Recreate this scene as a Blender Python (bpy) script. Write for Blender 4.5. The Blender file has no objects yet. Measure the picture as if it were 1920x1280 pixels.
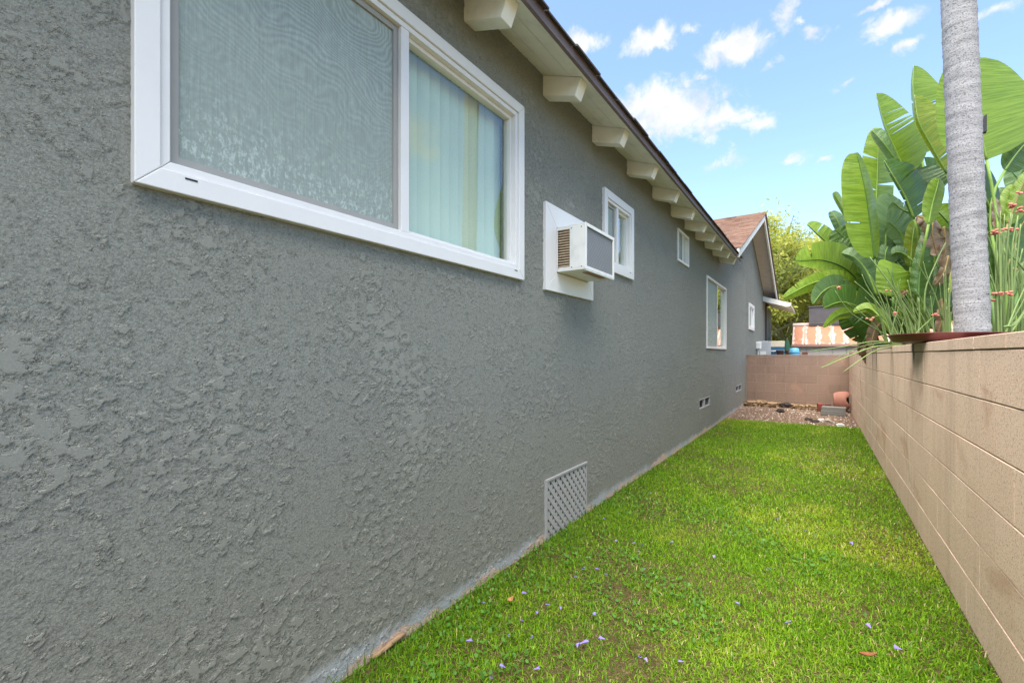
import bpy, math, random
import numpy as np
from mathutils import Vector, Matrix

random.seed(7)
rng = np.random.default_rng(7)
R = math.radians
scene = bpy.context.scene
COL = scene.collection

# ---------------------------------------------------------------- camera
FPX, UVP, VH, CAMH = 853.0, 1535.0, 665.0, 1.2
TH = math.atan((UVP - 960.0) / FPX)
CT, ST = math.cos(TH), math.sin(TH)
cam_d = bpy.data.cameras.new('camera')
cam = bpy.data.objects.new('camera', cam_d)
COL.objects.link(cam)
cam.location = (0, 0, CAMH)
cam.rotation_euler = (R(90), 0, TH)
cam_d.sensor_width = 36.0
cam_d.lens = 36.0 * FPX / 1920.0
cam_d.shift_y = (VH - 640.0) / 1920.0
cam_d.clip_start = 0.02
cam_d.clip_end = 2000
scene.camera = cam

def P(u, v, Z):
    """point of the place seen at (u, v) of the photograph, Z metres ahead"""
    X = (u - 960.0) / FPX * Z
    return Vector((X * CT - Z * ST, X * ST + Z * CT, CAMH - (v - VH) / FPX * Z))

def G(u, v, z=0.0):
    """point on the ground seen at (u, v)"""
    Z = FPX * (CAMH - z) / (v - VH)
    p = P(u, v, Z); p.z = z
    return p

SCR_R = Vector((CT, ST, 0)); SCR_U = Vector((0, 0, 1)); SCR_F = Vector((-ST, CT, 0))

# ---------------------------------------------------------------- node helper
class NT:
    def __init__(s, tree):
        s.t = tree; tree.nodes.clear()
    def n(s, typ, props=None, **inp):
        nd = s.t.nodes.new(typ)
        for k, v in (props or {}).items(): setattr(nd, k, v)
        for k, v in inp.items():
            key = int(k[1:]) if (k[0] == 'i' and k[1:].isdigit()) else k.replace('_', ' ')
            sk = nd.inputs[key]
            if isinstance(v, bpy.types.NodeSocket): s.t.links.new(v, sk)
            elif isinstance(v, bpy.types.Node): s.t.links.new(v.outputs[0], sk)
            else:
                if hasattr(sk.default_value, '__len__') and not hasattr(v, '__len__'): v = (v,) * len(sk.default_value)
                if hasattr(v, '__len__') and len(v) == 3 and hasattr(sk.default_value, '__len__') and len(sk.default_value) == 4: v = (*v, 1)
                sk.default_value = v
        return nd
    def math(s, op, a, b=0.0, clamp=False):
        return s.n('ShaderNodeMath', {'operation': op, 'use_clamp': clamp}, i0=a, i1=b).outputs[0]
    def vmath(s, op, a, b=(0, 0, 0)):
        return s.n('ShaderNodeVectorMath', {'operation': op}, i0=a, i1=b).outputs[0]
    def mix(s, f, a, b, blend='MIX'):
        return s.n('ShaderNodeMix', {'data_type': 'RGBA', 'blend_type': blend}, i0=f, i6=a, i7=b).outputs[2]
    def ramp(s, f, stops, interp='LINEAR'):
        nd = s.n('ShaderNodeValToRGB', i0=f); cr = nd.color_ramp; cr.interpolation = interp
        while len(cr.elements) < len(stops): cr.elements.new(0.5)
        for e, (p, c) in zip(cr.elements, stops):
            e.position = p
            e.color = (c, c, c, 1) if not hasattr(c, '__len__') else (*c[:3], 1)
        return nd.outputs[0]
    def rng(s, v, a, b, c=0.0, d=1.0, smooth=True):
        return s.n('ShaderNodeMapRange', {'interpolation_type': 'SMOOTHSTEP' if smooth else 'LINEAR'}, i0=v, i1=a, i2=b, i3=c, i4=d).outputs[0]
    def noise(s, vec, scale, detail=3, rough=0.55, dist=0.0, dim='3D'):
        return s.n('ShaderNodeTexNoise', {'noise_dimensions': dim}, Vector=vec, Scale=scale, Detail=detail, Roughness=rough, Distortion=dist).outputs[0]
    def pos(s): return s.n('ShaderNodeNewGeometry').outputs['Position']
    def obj(s): return s.n('ShaderNodeTexCoord').outputs['Object']
    def uv(s): return s.n('ShaderNodeTexCoord').outputs['UV']
    def rand(s): return s.n('ShaderNodeObjectInfo').outputs['Random']
    def scale(s, vec, sc): return s.n('ShaderNodeMapping', Vector=vec, Scale=sc).outputs[0]
    def sep(s, vec): return s.n('ShaderNodeSeparateXYZ', i0=vec).outputs
    def bump(s, h, strength, dist, normal=None):
        nd = s.n('ShaderNodeBump', Height=h, Strength=strength, Distance=dist)
        if normal is not None: s.t.links.new(normal, nd.inputs['Normal'])
        return nd.outputs[0]

MATS = {}
def material(name, fn):
    m = bpy.data.materials.new(name); m.use_nodes = True
    nt = NT(m.node_tree)
    sh = fn(nt)
    out = nt.n('ShaderNodeOutputMaterial')
    disp = None
    if isinstance(sh, tuple): sh, disp = sh
    nt.t.links.new(sh if isinstance(sh, bpy.types.NodeSocket) else sh.outputs[0], out.inputs[0])
    if disp is not None:
        nt.t.links.new(disp, out.inputs['Displacement']); m.displacement_method = 'BOTH'
    MATS[name] = m
    return m
def princ(nt, color, rough=0.7, spec=0.3, normal=None, **kw):
    p = nt.n('ShaderNodeBsdfPrincipled', Base_Color=color, Roughness=rough, **kw)
    p.inputs['Specular IOR Level'].default_value = spec
    if normal is not None: nt.t.links.new(normal, p.inputs['Normal'])
    return p

# ---------------------------------------------------------------- light and sky
SUN_EL, SUN_AZ = 70.0, 188.0     # elevation; azimuth clockwise from +Y
EXPOSURE = 1.60
world = bpy.data.worlds.new('World'); scene.world = world; world.use_nodes = True
w = NT(world.node_tree)
sky = w.n('ShaderNodeTexSky', {'sky_type': 'NISHITA', 'sun_disc': False, 'sun_elevation': R(SUN_EL), 'sun_rotation': R(SUN_AZ),
                               'air_density': 1.0, 'dust_density': 0.8, 'ozone_density': 2.2, 'altitude': 100.0})
gen = w.n('ShaderNodeTexCoord').outputs['Generated']
gdir = w.vmath('NORMALIZE', gen)
n1 = w.n('ShaderNodeTexNoise', Vector=gdir, Scale=9.0, Detail=8, Roughness=0.62, Distortion=0.3)
n2 = w.n('ShaderNodeTexNoise', Vector=gdir, Scale=26.0, Detail=9, Roughness=0.66, Distortion=0.4)
warp = w.vmath('SCALE', w.vmath('SUBTRACT', n1.outputs['Color'], (0.5, 0.5, 0.5)))
warp.node.inputs['Scale'].default_value = 0.10
wdir = w.vmath('ADD', gdir, warp)
clouds = [(1098, 78, 60, 28, 1.0), (1217, 80, 74, 36, 1.0), (1375, 84, 92, 46, 1.05), (1660, 52, 66, 34, .95), (1478, 26, 30, 44, .66),
          (1255, 212, 150, 72, 1.0), (1345, 236, 90, 44, .92), (1695, 100, 40, 20, .7), (1360, 300, 50, 15, .66), (1630, 8, 36, 14, .8),
          (1535, 54, 36, 16, .72), (1290, 50, 40, 14, .66), (1450, 120, 34, 14, .6), (1420, 240, 50, 26, .66), (1580, 150, 30, 12, .62), (1510, 40, 22, 10, .7), (1440, 60, 26, 12, .66), (1320, 150, 36, 12, .6), (1480, 300, 40, 9, .62), (1550, 296, 26, 8, .6), (1880, 20, 60, 18, .6)]
dirs = []
for (u, v, a, b, k) in clouds:
    d = (P(u, v, 1.0) - Vector((0, 0, CAMH))); L = d.length
    dirs.append((d.normalized(), a / FPX / L, b / FPX / L, k))
for az, el, a, b in [(-150, 35, .20, .10), (-95, 48, .16, .08), (-60, 30, .2, .08), (20, 62, .14, .1), (75, 40, .22, .1), (120, 28, .2, .09),
                     (165, 52, .18, .1), (-125, 66, .16, .1), (95, 66, .15, .1), (-178, 22, .2, .07), (50, 25, .18, .06)]:
    d = Vector((math.sin(R(az)) * math.cos(R(el)), math.cos(R(az)) * math.cos(R(el)), math.sin(R(el))))
    dirs.append((d, a, b, 1.0))
acc = None
for d, a, b, k in dirs:
    az = math.atan2(d.x, d.y); el = math.asin(d.z)
    rot = Matrix.Rotation(-az, 3, 'Z') @ Matrix.Rotation(el, 3, 'X')
    mp = w.n('ShaderNodeMapping', {'vector_type': 'TEXTURE'}, Vector=wdir, Location=tuple(d), Rotation=tuple(rot.to_euler()), Scale=(a, 0.5, b))
    g = w.n('ShaderNodeTexGradient', {'gradient_type': 'SPHERICAL'}, Vector=mp.outputs[0])
    val = w.math('MULTIPLY', g.outputs['Fac'], k)
    acc = val if acc is None else w.math('MAXIMUM', acc, val)
dens = w.math('ADD', acc, w.math('MULTIPLY', w.math('SUBTRACT', n2.outputs['Fac'], 0.5), 1.7))
cl = w.rng(dens, 0.10, 0.80)
cl = w.math('MULTIPLY', cl, w.rng(acc, 0.0, 0.26))
cshade = w.noise(gdir, 16.0, 5, 0.6)
ccol = w.mix(w.rng(cshade, 0.3, 0.65), (2.15, 2.25, 2.42), (2.8, 2.82, 2.85))
skyc = w.mix(cl, sky.outputs[0], ccol)
bg = w.n('ShaderNodeBackground', Color=skyc, Strength=0.13)
wo = w.n('ShaderNodeOutputWorld'); w.t.links.new(bg.outputs[0], wo.inputs[0])

sl = bpy.data.lights.new('sun', 'SUN'); sl.energy = 4.6; sl.angle = R(75); sl.color = (1.0, 0.93, 0.82)
so = bpy.data.objects.new('sun', sl); COL.objects.link(so)
sd = Vector((math.sin(R(SUN_AZ)) * math.cos(R(SUN_EL)), math.cos(R(SUN_AZ)) * math.cos(R(SUN_EL)), math.sin(R(SUN_EL))))
so.rotation_euler = sd.to_track_quat('Z', 'Y').to_euler(); so.location = (3, 2, 12)

scene.view_settings.view_transform = 'Standard'
scene.view_settings.look = 'None'
scene.view_settings.gamma = 1.0
scene.view_settings.use_curve_mapping = False
scene.view_settings.exposure = EXPOSURE
scene.render.engine = 'CYCLES'
scene.cycles.max_bounces = 8
scene.cycles.transparent_max_bounces = 12
scene.cycles.use_denoising = True
scene.cycles.denoising_prefilter = "NONE"

# ---------------------------------------------------------------- mesh helpers
WL = {}
def wl(o): return WL.get(o.name, Vector((0, 0, 0))) if o is not None else Vector((0, 0, 0))
def tag(o, label=None, cat=None, group=None, kind=None):
    if label: o['label'] = label
    if cat: o['category'] = cat
    if group: o['group'] = group
    if kind: o['kind'] = kind
    return o
def empty(name, loc, label=None, cat=None, group=None):
    o = bpy.data.objects.new(name, None); COL.objects.link(o)
    o.empty_display_size = 0.1
    o.location = loc; WL[o.name] = Vector(loc)
    return tag(o, label, cat, group)
def link(name, me, loc, parent=None):
    o = bpy.data.objects.new(name, me); COL.objects.link(o)
    WL[o.name] = Vector(loc)
    o.location = Vector(loc) - wl(parent)
    if parent is not None: o.parent = parent
    return o

class MB:
    def __init__(s): s.v = []; s.f = []; s.uv = []; s.mi = []; s.cur = 0
    def add(s, vs, fs, uvs=None):
        b = len(s.v); s.v += [tuple(p) for p in vs]
        for f in fs: s.f.append(tuple(b + i for i in f)); s.mi.append(s.cur)
        s.uv += list(uvs) if uvs is not None else [(0, 0)] * len(vs)
        return s
    def box(s, x0, x1, y0, y1, z0, z1):
        return s.add([(x0, y0, z0), (x1, y0, z0), (x1, y1, z0), (x0, y1, z0), (x0, y0, z1), (x1, y0, z1), (x1, y1, z1), (x0, y1, z1)],
                     [(0, 3, 2, 1), (4, 5, 6, 7), (0, 1, 5, 4), (1, 2, 6, 5), (2, 3, 7, 6), (3, 0, 4, 7)])
    def hexa(s, a, b):
        """a, b: two quads (4 points each), joined as a solid"""
        return s.add(list(a) + list(b), [(0, 3, 2, 1), (4, 5, 6, 7), (0, 1, 5, 4), (1, 2, 6, 5), (2, 3, 7, 6), (3, 0, 4, 7)])
    def prism(s, poly, axis, a, b):
        """extrude a 2-D polygon along an axis from a to b"""
        def mk(p, t):
            return {'x': (t, p[0], p[1]), 'y': (p[0], t, p[1]), 'z': (p[0], p[1], t)}[axis]
        n = len(poly)
        vs = [mk(p, a) for p in poly] + [mk(p, b) for p in poly]
        fs = [tuple(range(n))[::-1], tuple(range(n, 2 * n))] + [(i, (i + 1) % n, n + (i + 1) % n, n + i) for i in range(n)]
        return s.add(vs, fs)
    def tube(s, pts, rad, n=6, cap=True):
        pts = [Vector(p) for p in pts]; m = len(pts)
        if not hasattr(rad, '__len__'): rad = [rad] * m
        vs = []; fs = []
        up = Vector((0.3, 0.2, 1)).normalized(); prev = None
        for i, p in enumerate(pts):
            t = (pts[min(i + 1, m - 1)] - pts[max(i - 1, 0)]).normalized()
            if prev is None:
                a = t.cross(Vector((1, 0.1, 0)) if abs(t.z) > .8 else Vector((0, 0, 1))).normalized()
            else: a = (prev - t * prev.dot(t)).normalized()
            prev = a; b = t.cross(a)
            for k in range(n):
                an = 2 * math.pi * k / n
                vs.append(p + (a * math.cos(an) + b * math.sin(an)) * rad[i])
        for i in range(m - 1):
            for k in range(n):
                k2 = (k + 1) % n
                fs.append((i * n + k, i * n + k2, (i + 1) * n + k2, (i + 1) * n + k))
        if cap:
            fs.append(tuple(range(n))[::-1]); fs.append(tuple(range((m - 1) * n, m * n)))
        uvs = [(i / max(1, m - 1), k / n) for i in range(m) for k in range(n)]
        return s.add(vs, fs, uvs)
    def lathe(s, prof, c, n=24, closed=True):
        """prof: (radius, z) list about a vertical axis through c"""
        vs = [(c[0] + r * math.cos(2 * math.pi * k / n), c[1] + r * math.sin(2 * math.pi * k / n), c[2] + z) for r, z in prof for k in range(n)]
        fs = []
        for i in range(len(prof) - 1):
            for k in range(n):
                k2 = (k + 1) % n; fs.append((i * n + k, i * n + k2, (i + 1) * n + k2, (i + 1) * n + k))
        if closed:
            fs.append(tuple(range(n))[::-1]); fs.append(tuple(range((len(prof) - 1) * n, len(prof) * n)))
        return s.add(vs, fs)
    def blob(s, c, r, seed, n=8, m=6, rough=.25):
        rr = random.Random(seed); c = Vector(c); vs = []; fs = []
        for i in range(m + 1):
            th = math.pi * i / m
            for k in range(n):
                ph = 2 * math.pi * (k + .5 * (i % 2)) / n
                q = 1 + rr.uniform(-rough, rough)
                if i in (0, m): q = 1
                vs.append((c.x + r[0] * math.sin(th) * math.cos(ph) * q, c.y + r[1] * math.sin(th) * math.sin(ph) * q, c.z + r[2] * math.cos(th) * q))
        for i in range(m):
            for k in range(n):
                k2 = (k + 1) % n; fs.append((i * n + k, (i + 1) * n + k, (i + 1) * n + k2, i * n + k2))
        return s.add(vs, fs)
    def mesh(s, name, mat, origin):
        me = bpy.data.meshes.new(name)
        v = np.array(s.v, dtype=np.float64) - np.array(origin)
        me.from_pydata(v.tolist(), [], s.f)
        for mm in (mat if isinstance(mat, (list, tuple)) else [mat]): me.materials.append(MATS[mm])
        if any(s.mi): me.polygons.foreach_set('material_index', s.mi)
        ul = me.uv_layers.new(name='UVMap')
        li = np.empty(len(me.loops), dtype=np.int32); me.loops.foreach_get('vertex_index', li)
        ul.data.foreach_set('uv', np.array(s.uv, dtype=np.float32)[li].ravel())
        return me
    def build(s, name, mat, parent=None, smooth=False, origin=None, bevel=0, weld=False):
        v = np.array(s.v)
        if origin is None:
            lo, hi = v.min(0), v.max(0); origin = Vector(((lo[0] + hi[0]) / 2, (lo[1] + hi[1]) / 2, lo[2]))
        me = s.mesh(name, mat, origin)
        if weld:
            import bmesh
            bm = bmesh.new(); bm.from_mesh(me); bmesh.ops.remove_doubles(bm, verts=bm.verts, dist=1e-4); bm.to_mesh(me); bm.free()
        if smooth: me.polygons.foreach_set('use_smooth', [True] * len(me.polygons))
        o = link(name, me, origin, parent)
        if bevel:
            md = o.modifiers.new('bevel', 'BEVEL'); md.width = bevel; md.segments = 2; md.limit_method = 'ANGLE'; md.angle_limit = R(40)
        return o

def vnoise(x, y, scale, seed):
    """2-D value noise, numpy"""
    r = np.random.default_rng(seed); tab = r.random((256, 256))
    x = np.asarray(x) * scale + 100; y = np.asarray(y) * scale + 100
    xi = np.floor(x).astype(int); yi = np.floor(y).astype(int); fx = x - xi; fy = y - yi
    fx = fx * fx * (3 - 2 * fx); fy = fy * fy * (3 - 2 * fy)
    a = tab[xi % 256, yi % 256]; b = tab[(xi + 1) % 256, yi % 256]; c = tab[xi % 256, (yi + 1) % 256]; d = tab[(xi + 1) % 256, (yi + 1) % 256]
    return (a * (1 - fx) + b * fx) * (1 - fy) + (c * (1 - fx) + d * fx) * fy
def np_object(name, verts, tris, mat, cols=None, smooth=False, parent=None):
    me = bpy.data.meshes.new(name)
    nv, nf = len(verts), len(tris)
    me.vertices.add(nv); me.vertices.foreach_set('co', np.ascontiguousarray(verts, dtype=np.float32).ravel())
    me.loops.add(nf * 3); me.loops.foreach_set('vertex_index', np.ascontiguousarray(tris, dtype=np.int32).ravel())
    me.polygons.add(nf); me.polygons.foreach_set('loop_start', np.arange(0, nf * 3, 3, dtype=np.int32))
    if smooth: me.polygons.foreach_set('use_smooth', np.ones(nf, dtype=bool))
    if cols is not None:
        ca = me.attributes.new('tint', 'FLOAT_COLOR', 'POINT')
        c4 = np.ones((nv, 4), dtype=np.float32); c4[:, :3] = cols
        ca.data.foreach_set('color', c4.ravel())
    me.materials.append(MATS[mat]); me.update(); me.validate()
    return link(name, me, (0, 0, 0), parent)
# ---------------------------------------------------------------- materials
def m_stucco(real):
  def f(nt):
    p = nt.pos()
    q = nt.scale(p, (1.0, 1.0, 1.35))
    wv = nt.n('ShaderNodeTexNoise', Vector=q, Scale=19.0, Detail=4, Roughness=.65)
    qq = nt.vmath('ADD', q, nt.n('ShaderNodeVectorMath', {'operation': 'SCALE'}, i0=nt.vmath('SUBTRACT', wv.outputs['Color'], (.5, .5, .5)), Scale=.05).outputs[0])
    a = nt.noise(qq, 26.0, 5, .60, .2)
    a2 = nt.noise(nt.vmath('ADD', qq, (0, -.005, .015)), 26.0, 5, .60, .2)
    b = nt.noise(qq, 55.0, 4, .62, .4)
    big = nt.noise(p, 2.6, 3, .55)
    off = nt.math('MULTIPLY', nt.math('SUBTRACT', big, .5), .50)
    plate = nt.math('MULTIPLY', nt.rng(nt.math('ADD', a, off), .537, .547), nt.rng(nt.math('ADD', a2, off), .44, .58))
    plate2 = nt.math('MULTIPLY', nt.rng(nt.math('ADD', b, nt.math('MULTIPLY', off, .5)), .562, .578), .6)
    fine = nt.noise(p, 210.0, 3, .8)
    mid = nt.noise(p, 125.0, 3, .7)
    top = nt.math('MAXIMUM', plate, plate2)
    tone = nt.noise(p, 1.3, 4, .6); grain = nt.noise(p, 160.0, 2, .6)
    col = nt.mix(tone, (.212, .220, .194), (.264, .270, .236))
    col = nt.mix(nt.math('MULTIPLY', nt.rng(grain, .42, .62), nt.rng(top, 0, .8, .42, .15)), col, (.115, .123, .108))
    col = nt.mix(nt.math('MULTIPLY', nt.rng(nt.noise(p, 230.0, 1, .5), .58, .7), nt.rng(top, 0, .8, .35, .12)), col, (.40, .41, .37))
    # raw render showing in places at the foot of the wall, with overspray above it
    z = nt.sep(p)[2]; along = nt.noise(nt.scale(p, (1, 1, .2)), 2.6, 5, .7)
    rag = nt.math('ADD', nt.math('SUBTRACT', z, nt.math('MULTIPLY', nt.math('SUBTRACT', along, .50), .30)), nt.math('MULTIPLY', nt.math('SUBTRACT', b, .5), .05))
    over = nt.math('SUBTRACT', z, nt.math('MULTIPLY', nt.math('SUBTRACT', nt.noise(p, 1.7, 4, .7), .45), .20))
    col = nt.mix(nt.math('MULTIPLY', nt.rng(over, .085, .02), .75), col, (.40, .43, .46))
    col = nt.mix(nt.rng(rag, .040, .026), col, nt.mix(mid, (.40, .28, .20), (.60, .50, .43)))
    chip = nt.noise(p, 26.0, 1, .5)
    col = nt.mix(nt.math('MULTIPLY', nt.rng(chip, .795, .81), nt.rng(z, 1.0, .5)), col, (.55, .47, .40))
    small = nt.math('ADD', nt.math('MULTIPLY', fine, nt.rng(top, 0, 1, .62, .22)), nt.math('MULTIPLY', mid, .5))
    if real:
        h = nt.math('ADD', top, nt.math('MULTIPLY', mid, nt.rng(top, 0, .8, .46, .10)))
        d = nt.n('ShaderNodeDisplacement', Height=h, Midlevel=.4, Scale=.0052)
        fn = nt.bump(nt.math('MULTIPLY', fine, nt.rng(top, 0, .8, 1.0, .5)), .45, .0030)
        return princ(nt, col, .92, .10, fn), d.outputs[0]
    return princ(nt, col, .92, .10, nt.bump(nt.math('ADD', top, small), 1.0, .0085))
  return f
material('stucco', m_stucco(False)); material('stucco_near', m_stucco(True))

def m_white(base, rough, grime=.12):
    def f(nt):
        p = nt.pos(); n = nt.noise(p, 7.0, 5, .65); n2 = nt.noise(nt.scale(p, (1, 1, .25)), 60.0, 2, .5)
        col = nt.mix(nt.math('MULTIPLY', nt.rng(n, .45, .75), grime), base, tuple(c * .62 for c in base))
        return princ(nt, col, rough, .4, nt.bump(n2, .06, .002))
    return f
material('vinyl', m_white((.70, .70, .685), .35, .12))
material('white_paint', m_white((.74, .74, .68), .5, .3))
material('eave_paint', m_white((.84, .85, .79), .5, .38))
material('soffit_pink', m_white((.62, .57, .54), .6, .3))
material('ac_paint', m_white((.72, .73, .70), .4, .5))
def simple(color, rough=.6, spec=.3, var=.25, sc=12.0, bump=.15, bd=.004, metal=0.0):
    def f(nt):
        p = nt.pos(); n = nt.noise(p, sc, 5, .65)
        col = nt.mix(n, tuple(c * (1 - var) for c in color), tuple(min(1, c * (1 + var)) for c in color))
        pr = princ(nt, col, rough, spec, nt.bump(n, bump, bd))
        pr.inputs['Metallic'].default_value = metal
        return pr
    return f
material('fascia_paint', simple((.17, .135, .14), .6, .3, .15))
material('dark_void', simple((.012, .012, .012), .9, .1))  # near-black, stands in for the shade inside openings
material('screen_frame', simple((.30, .30, .28), .5, .4, .12))
material('rubber_dark', simple((.02, .02, .02), .7))
material('plaster_inside', simple((.35, .35, .33), .9))
material('lattice_paint', simple((.34, .34, .345), .6, .3, .2, 20))
material('box_grey', simple((.34, .36, .38), .45, .4, .08))
material('box_pale', simple((.6, .61, .6), .5, .4, .08))
material('pipe_dark', simple((.05, .05, .05), .6))
material('saucer_red', simple((.10, .018, .020), .42, .45, .3, 9))
material('terracotta', simple((.33, .15, .11), .8, .2, .22, 9))
material('brick_red', simple((.23, .06, .045), .85, .2, .35, 25))
material('brick_brown', simple((.13, .055, .04), .85, .2, .35, 40))
material('concrete_block', simple((.20, .20, .185), .9, .2, .22, 40))
material('blue_plastic', simple((.10, .33, .50), .45, .4, .1))
material('blue_dark', simple((.03, .10, .18), .5, .4, .2))
material('cream_board', simple((.62, .54, .42), .7, .2, .15))
material('umbrella_green', simple((.02, .07, .045), .8, .2, .2))
material('pot_dark', simple((.045, .022, .016), .7, .3, .3))
material('wood_weathered', simple((.14, .10, .07), .85, .2, .3, 20))
material('shed_wall', simple((.36, .34, .31), .65, .3, .1, 3))
material('steel_dark', simple((.075, .068, .070), .5, .4, .35, 6))
material('bracket_metal', simple((.03, .03, .03), .55, .4, .5, 60))
material('stone', simple((.30, .26, .22), .9, .2, .35, 30))
material('stone_white', simple((.62, .60, .55), .85, .2, .15, 30))
material('litter_bark', simple((.28, .19, .11), .9, .15, .5, 35, .5, .01))
material('litter_dark', simple((.05, .04, .035), .9, .15, .5, 35))
material('petal', simple((.24, .19, .52), .7, .2, .3, 60))
material('dry_leaf', simple((.36, .19, .08), .8, .2, .3, 50))
material('dry_leaf_red', simple((.26, .10, .05), .8, .2, .3, 50))
material('bark_far', simple((.17, .16, .07), .9))
material('coral_flower', simple((.55, .19, .14), .6, .3, .3, 60))

def m_shingle(nt):
    p = nt.obj(); s = nt.sep(p)
    cell = nt.n('ShaderNodeTexVoronoi', {'feature': 'F1'}, Vector=nt.scale(p, (4.0, 7.5, 7.5)), Scale=1.0)
    n = nt.noise(p, 30, 3, .6)
    v = nt.sep(cell.outputs['Color'])[0]
    col = nt.ramp(v, [(0, (.15, .085, .06)), (.4, (.23, .135, .095)), (.7, (.28, .18, .13)), (1, (.19, .125, .10))])
    col = nt.mix(nt.math('MULTIPLY', n, .4), col, (.10, .06, .05))
    return princ(nt, col, .9, .2, nt.bump(nt.noise(p, 200, 2, .5), .4, .004))
material('shingle', m_shingle)
def m_shingle_dark(nt):
    p = nt.pos(); n = nt.noise(p, 60, 4, .6)
    return princ(nt, nt.mix(n, (.03, .028, .028), (.12, .10, .095)), .9, .2, nt.bump(nt.noise(p, 300, 2, .5), .5, .003))
material('shingle_dark', m_shingle_dark)

def m_glass(nt):
    ge = nt.n('ShaderNodeNewGeometry')
    co = nt.math('ABSOLUTE', nt.n('ShaderNodeVectorMath', {'operation': 'DOT_PRODUCT'}, i0=ge.outputs['Normal'], i1=ge.outputs['Incoming']).outputs['Value'])
    fr = nt.math('ADD', .045, nt.math('MULTIPLY', nt.math('POWER', nt.math('SUBTRACT', 1.0, co), 5.0), .95))
    tr = nt.n('ShaderNodeBsdfTransparent', Color=(.975, .985, .96))
    gl = nt.n('ShaderNodeBsdfGlossy', Color=(.95, 1, .97), Roughness=0.0)
    return nt.n('ShaderNodeMixShader', i0=nt.math('MULTIPLY', fr, 1.5, True), i1=tr, i2=gl)
material('glass', m_glass)
def m_screen(nt):
    p = nt.pos(); s = nt.sep(p)
    nz = nt.n('ShaderNodeTexNoise', Vector=nt.scale(p, (1, 1, 1.3)), Scale=2.6, Detail=2, Roughness=.5).outputs['Color']
    pw = nt.vmath('ADD', p, nt.n('ShaderNodeVectorMath', {'operation': 'SCALE'}, i0=nz, Scale=.55).outputs[0])
    w1 = nt.n('ShaderNodeTexWave', {'wave_type': 'RINGS', 'rings_direction': 'SPHERICAL'}, Vector=nt.vmath('SUBTRACT', pw, (-1.46, 1.35, 3.1)), Scale=13.0, Distortion=1.5, Detail=2).outputs['Fac']  # moire sheen of the mesh, its light arcs painted in as rings
    streak = nt.noise(nt.scale(p, (1, 1, .03)), 200.0, 2, .6)
    speck = nt.noise(nt.scale(p, (1, 1, .6)), 75.0, 3, .7)
    cloud = nt.noise(p, 2.2, 3, .6)
    lowmask = nt.rng(nt.math('ADD', s[2], nt.math('MULTIPLY', cloud, .25)), 2.12, 1.78)  # pale speckle gets stronger towards the bottom of the screen
    hi = nt.rng(nt.math('ADD', s[2], nt.math('MULTIPLY', cloud, .5)), 2.2, 2.75)
    f = nt.math('ADD', .40, nt.math('MULTIPLY', streak, .20))
    f = nt.math('ADD', f, nt.math('MULTIPLY', nt.math('MULTIPLY', w1, nt.math('ADD', .35, hi)), .10))
    f = nt.math('ADD', f, nt.math('MULTIPLY', nt.rng(speck, .46, .68), nt.math('ADD', .08, nt.math('MULTIPLY', lowmask, .32))), True)
    tr = nt.n('ShaderNodeBsdfTransparent', Color=(.45, .53, .49))
    di = princ(nt, (.50, .585, .545), .5, .3)
    return nt.n('ShaderNodeMixShader', i0=f, i1=tr, i2=di.outputs[0])
material('insect_screen', m_screen)
def m_blind(nt):
    p = nt.obj()
    d = nt.n('ShaderNodeBsdfDiffuse', Color=nt.mix(nt.noise(p, 9, 2), (.68, .84, .66), (.80, .92, .76)))
    t = nt.n('ShaderNodeBsdfTranslucent', Color=(.6, .7, .62))
    return nt.n('ShaderNodeMixShader', i0=.25, i1=d, i2=t)
material('blind', m_blind)

def m_block(base, base2, fleck, sk=1.0):
    def f(nt):
        p = nt.pos(); r = nt.rand()
        sp = nt.noise(p, 150.0, 2, .7); sp2 = nt.noise(p, 70.0, 3, .7); st = nt.noise(nt.scale(p, (1, 1, .10)), 7.0, 4, .65); bl = nt.noise(p, 2.3, 3, .6)
        col = nt.mix(nt.math('ADD', nt.math('MULTIPLY', r, .6), nt.math('MULTIPLY', bl, .4)), base, base2)
        col = nt.mix(nt.math('MULTIPLY', nt.rng(sp, .54, .66), .8 * sk), col, fleck)
        col = nt.mix(nt.math('MULTIPLY', nt.rng(sp2, .54, .70), .5 * sk), col, (.72, .60, .47))
        col = nt.mix(nt.math('MULTIPLY', nt.rng(st, .48, .74), .38), col, tuple(c * .50 for c in base))
        rust = nt.noise(nt.scale(p, (1, .55, 1)), 3.1, 3, .6, .5)
        col = nt.mix(nt.math('MULTIPLY', nt.rng(rust, .56, .72), .55), col, (.40, .24, .16))
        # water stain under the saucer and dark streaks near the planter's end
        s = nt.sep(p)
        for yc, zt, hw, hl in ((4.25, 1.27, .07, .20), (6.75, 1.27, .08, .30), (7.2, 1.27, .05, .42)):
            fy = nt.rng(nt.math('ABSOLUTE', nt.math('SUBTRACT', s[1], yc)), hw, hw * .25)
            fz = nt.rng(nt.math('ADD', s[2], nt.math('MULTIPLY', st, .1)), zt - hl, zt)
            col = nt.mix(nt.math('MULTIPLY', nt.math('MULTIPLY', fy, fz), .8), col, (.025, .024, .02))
        h = nt.math('ADD', nt.math('MULTIPLY', sp, .5), nt.math('MULTIPLY', sp2, .6))
        return princ(nt, col, .92, .15, nt.bump(h, .55, .004))
    return f
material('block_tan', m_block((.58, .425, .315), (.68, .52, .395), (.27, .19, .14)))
material('block_pink', m_block((.25, .172, .132), (.295, .205, .155), (.13, .09, .07), .3))
material('mortar', simple((.29, .225, .165), .95, .1, .5, 30, .4, .004))
material('mortar_pale', simple((.31, .24, .185), .95, .1, .25, 14, .3, .004))

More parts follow.
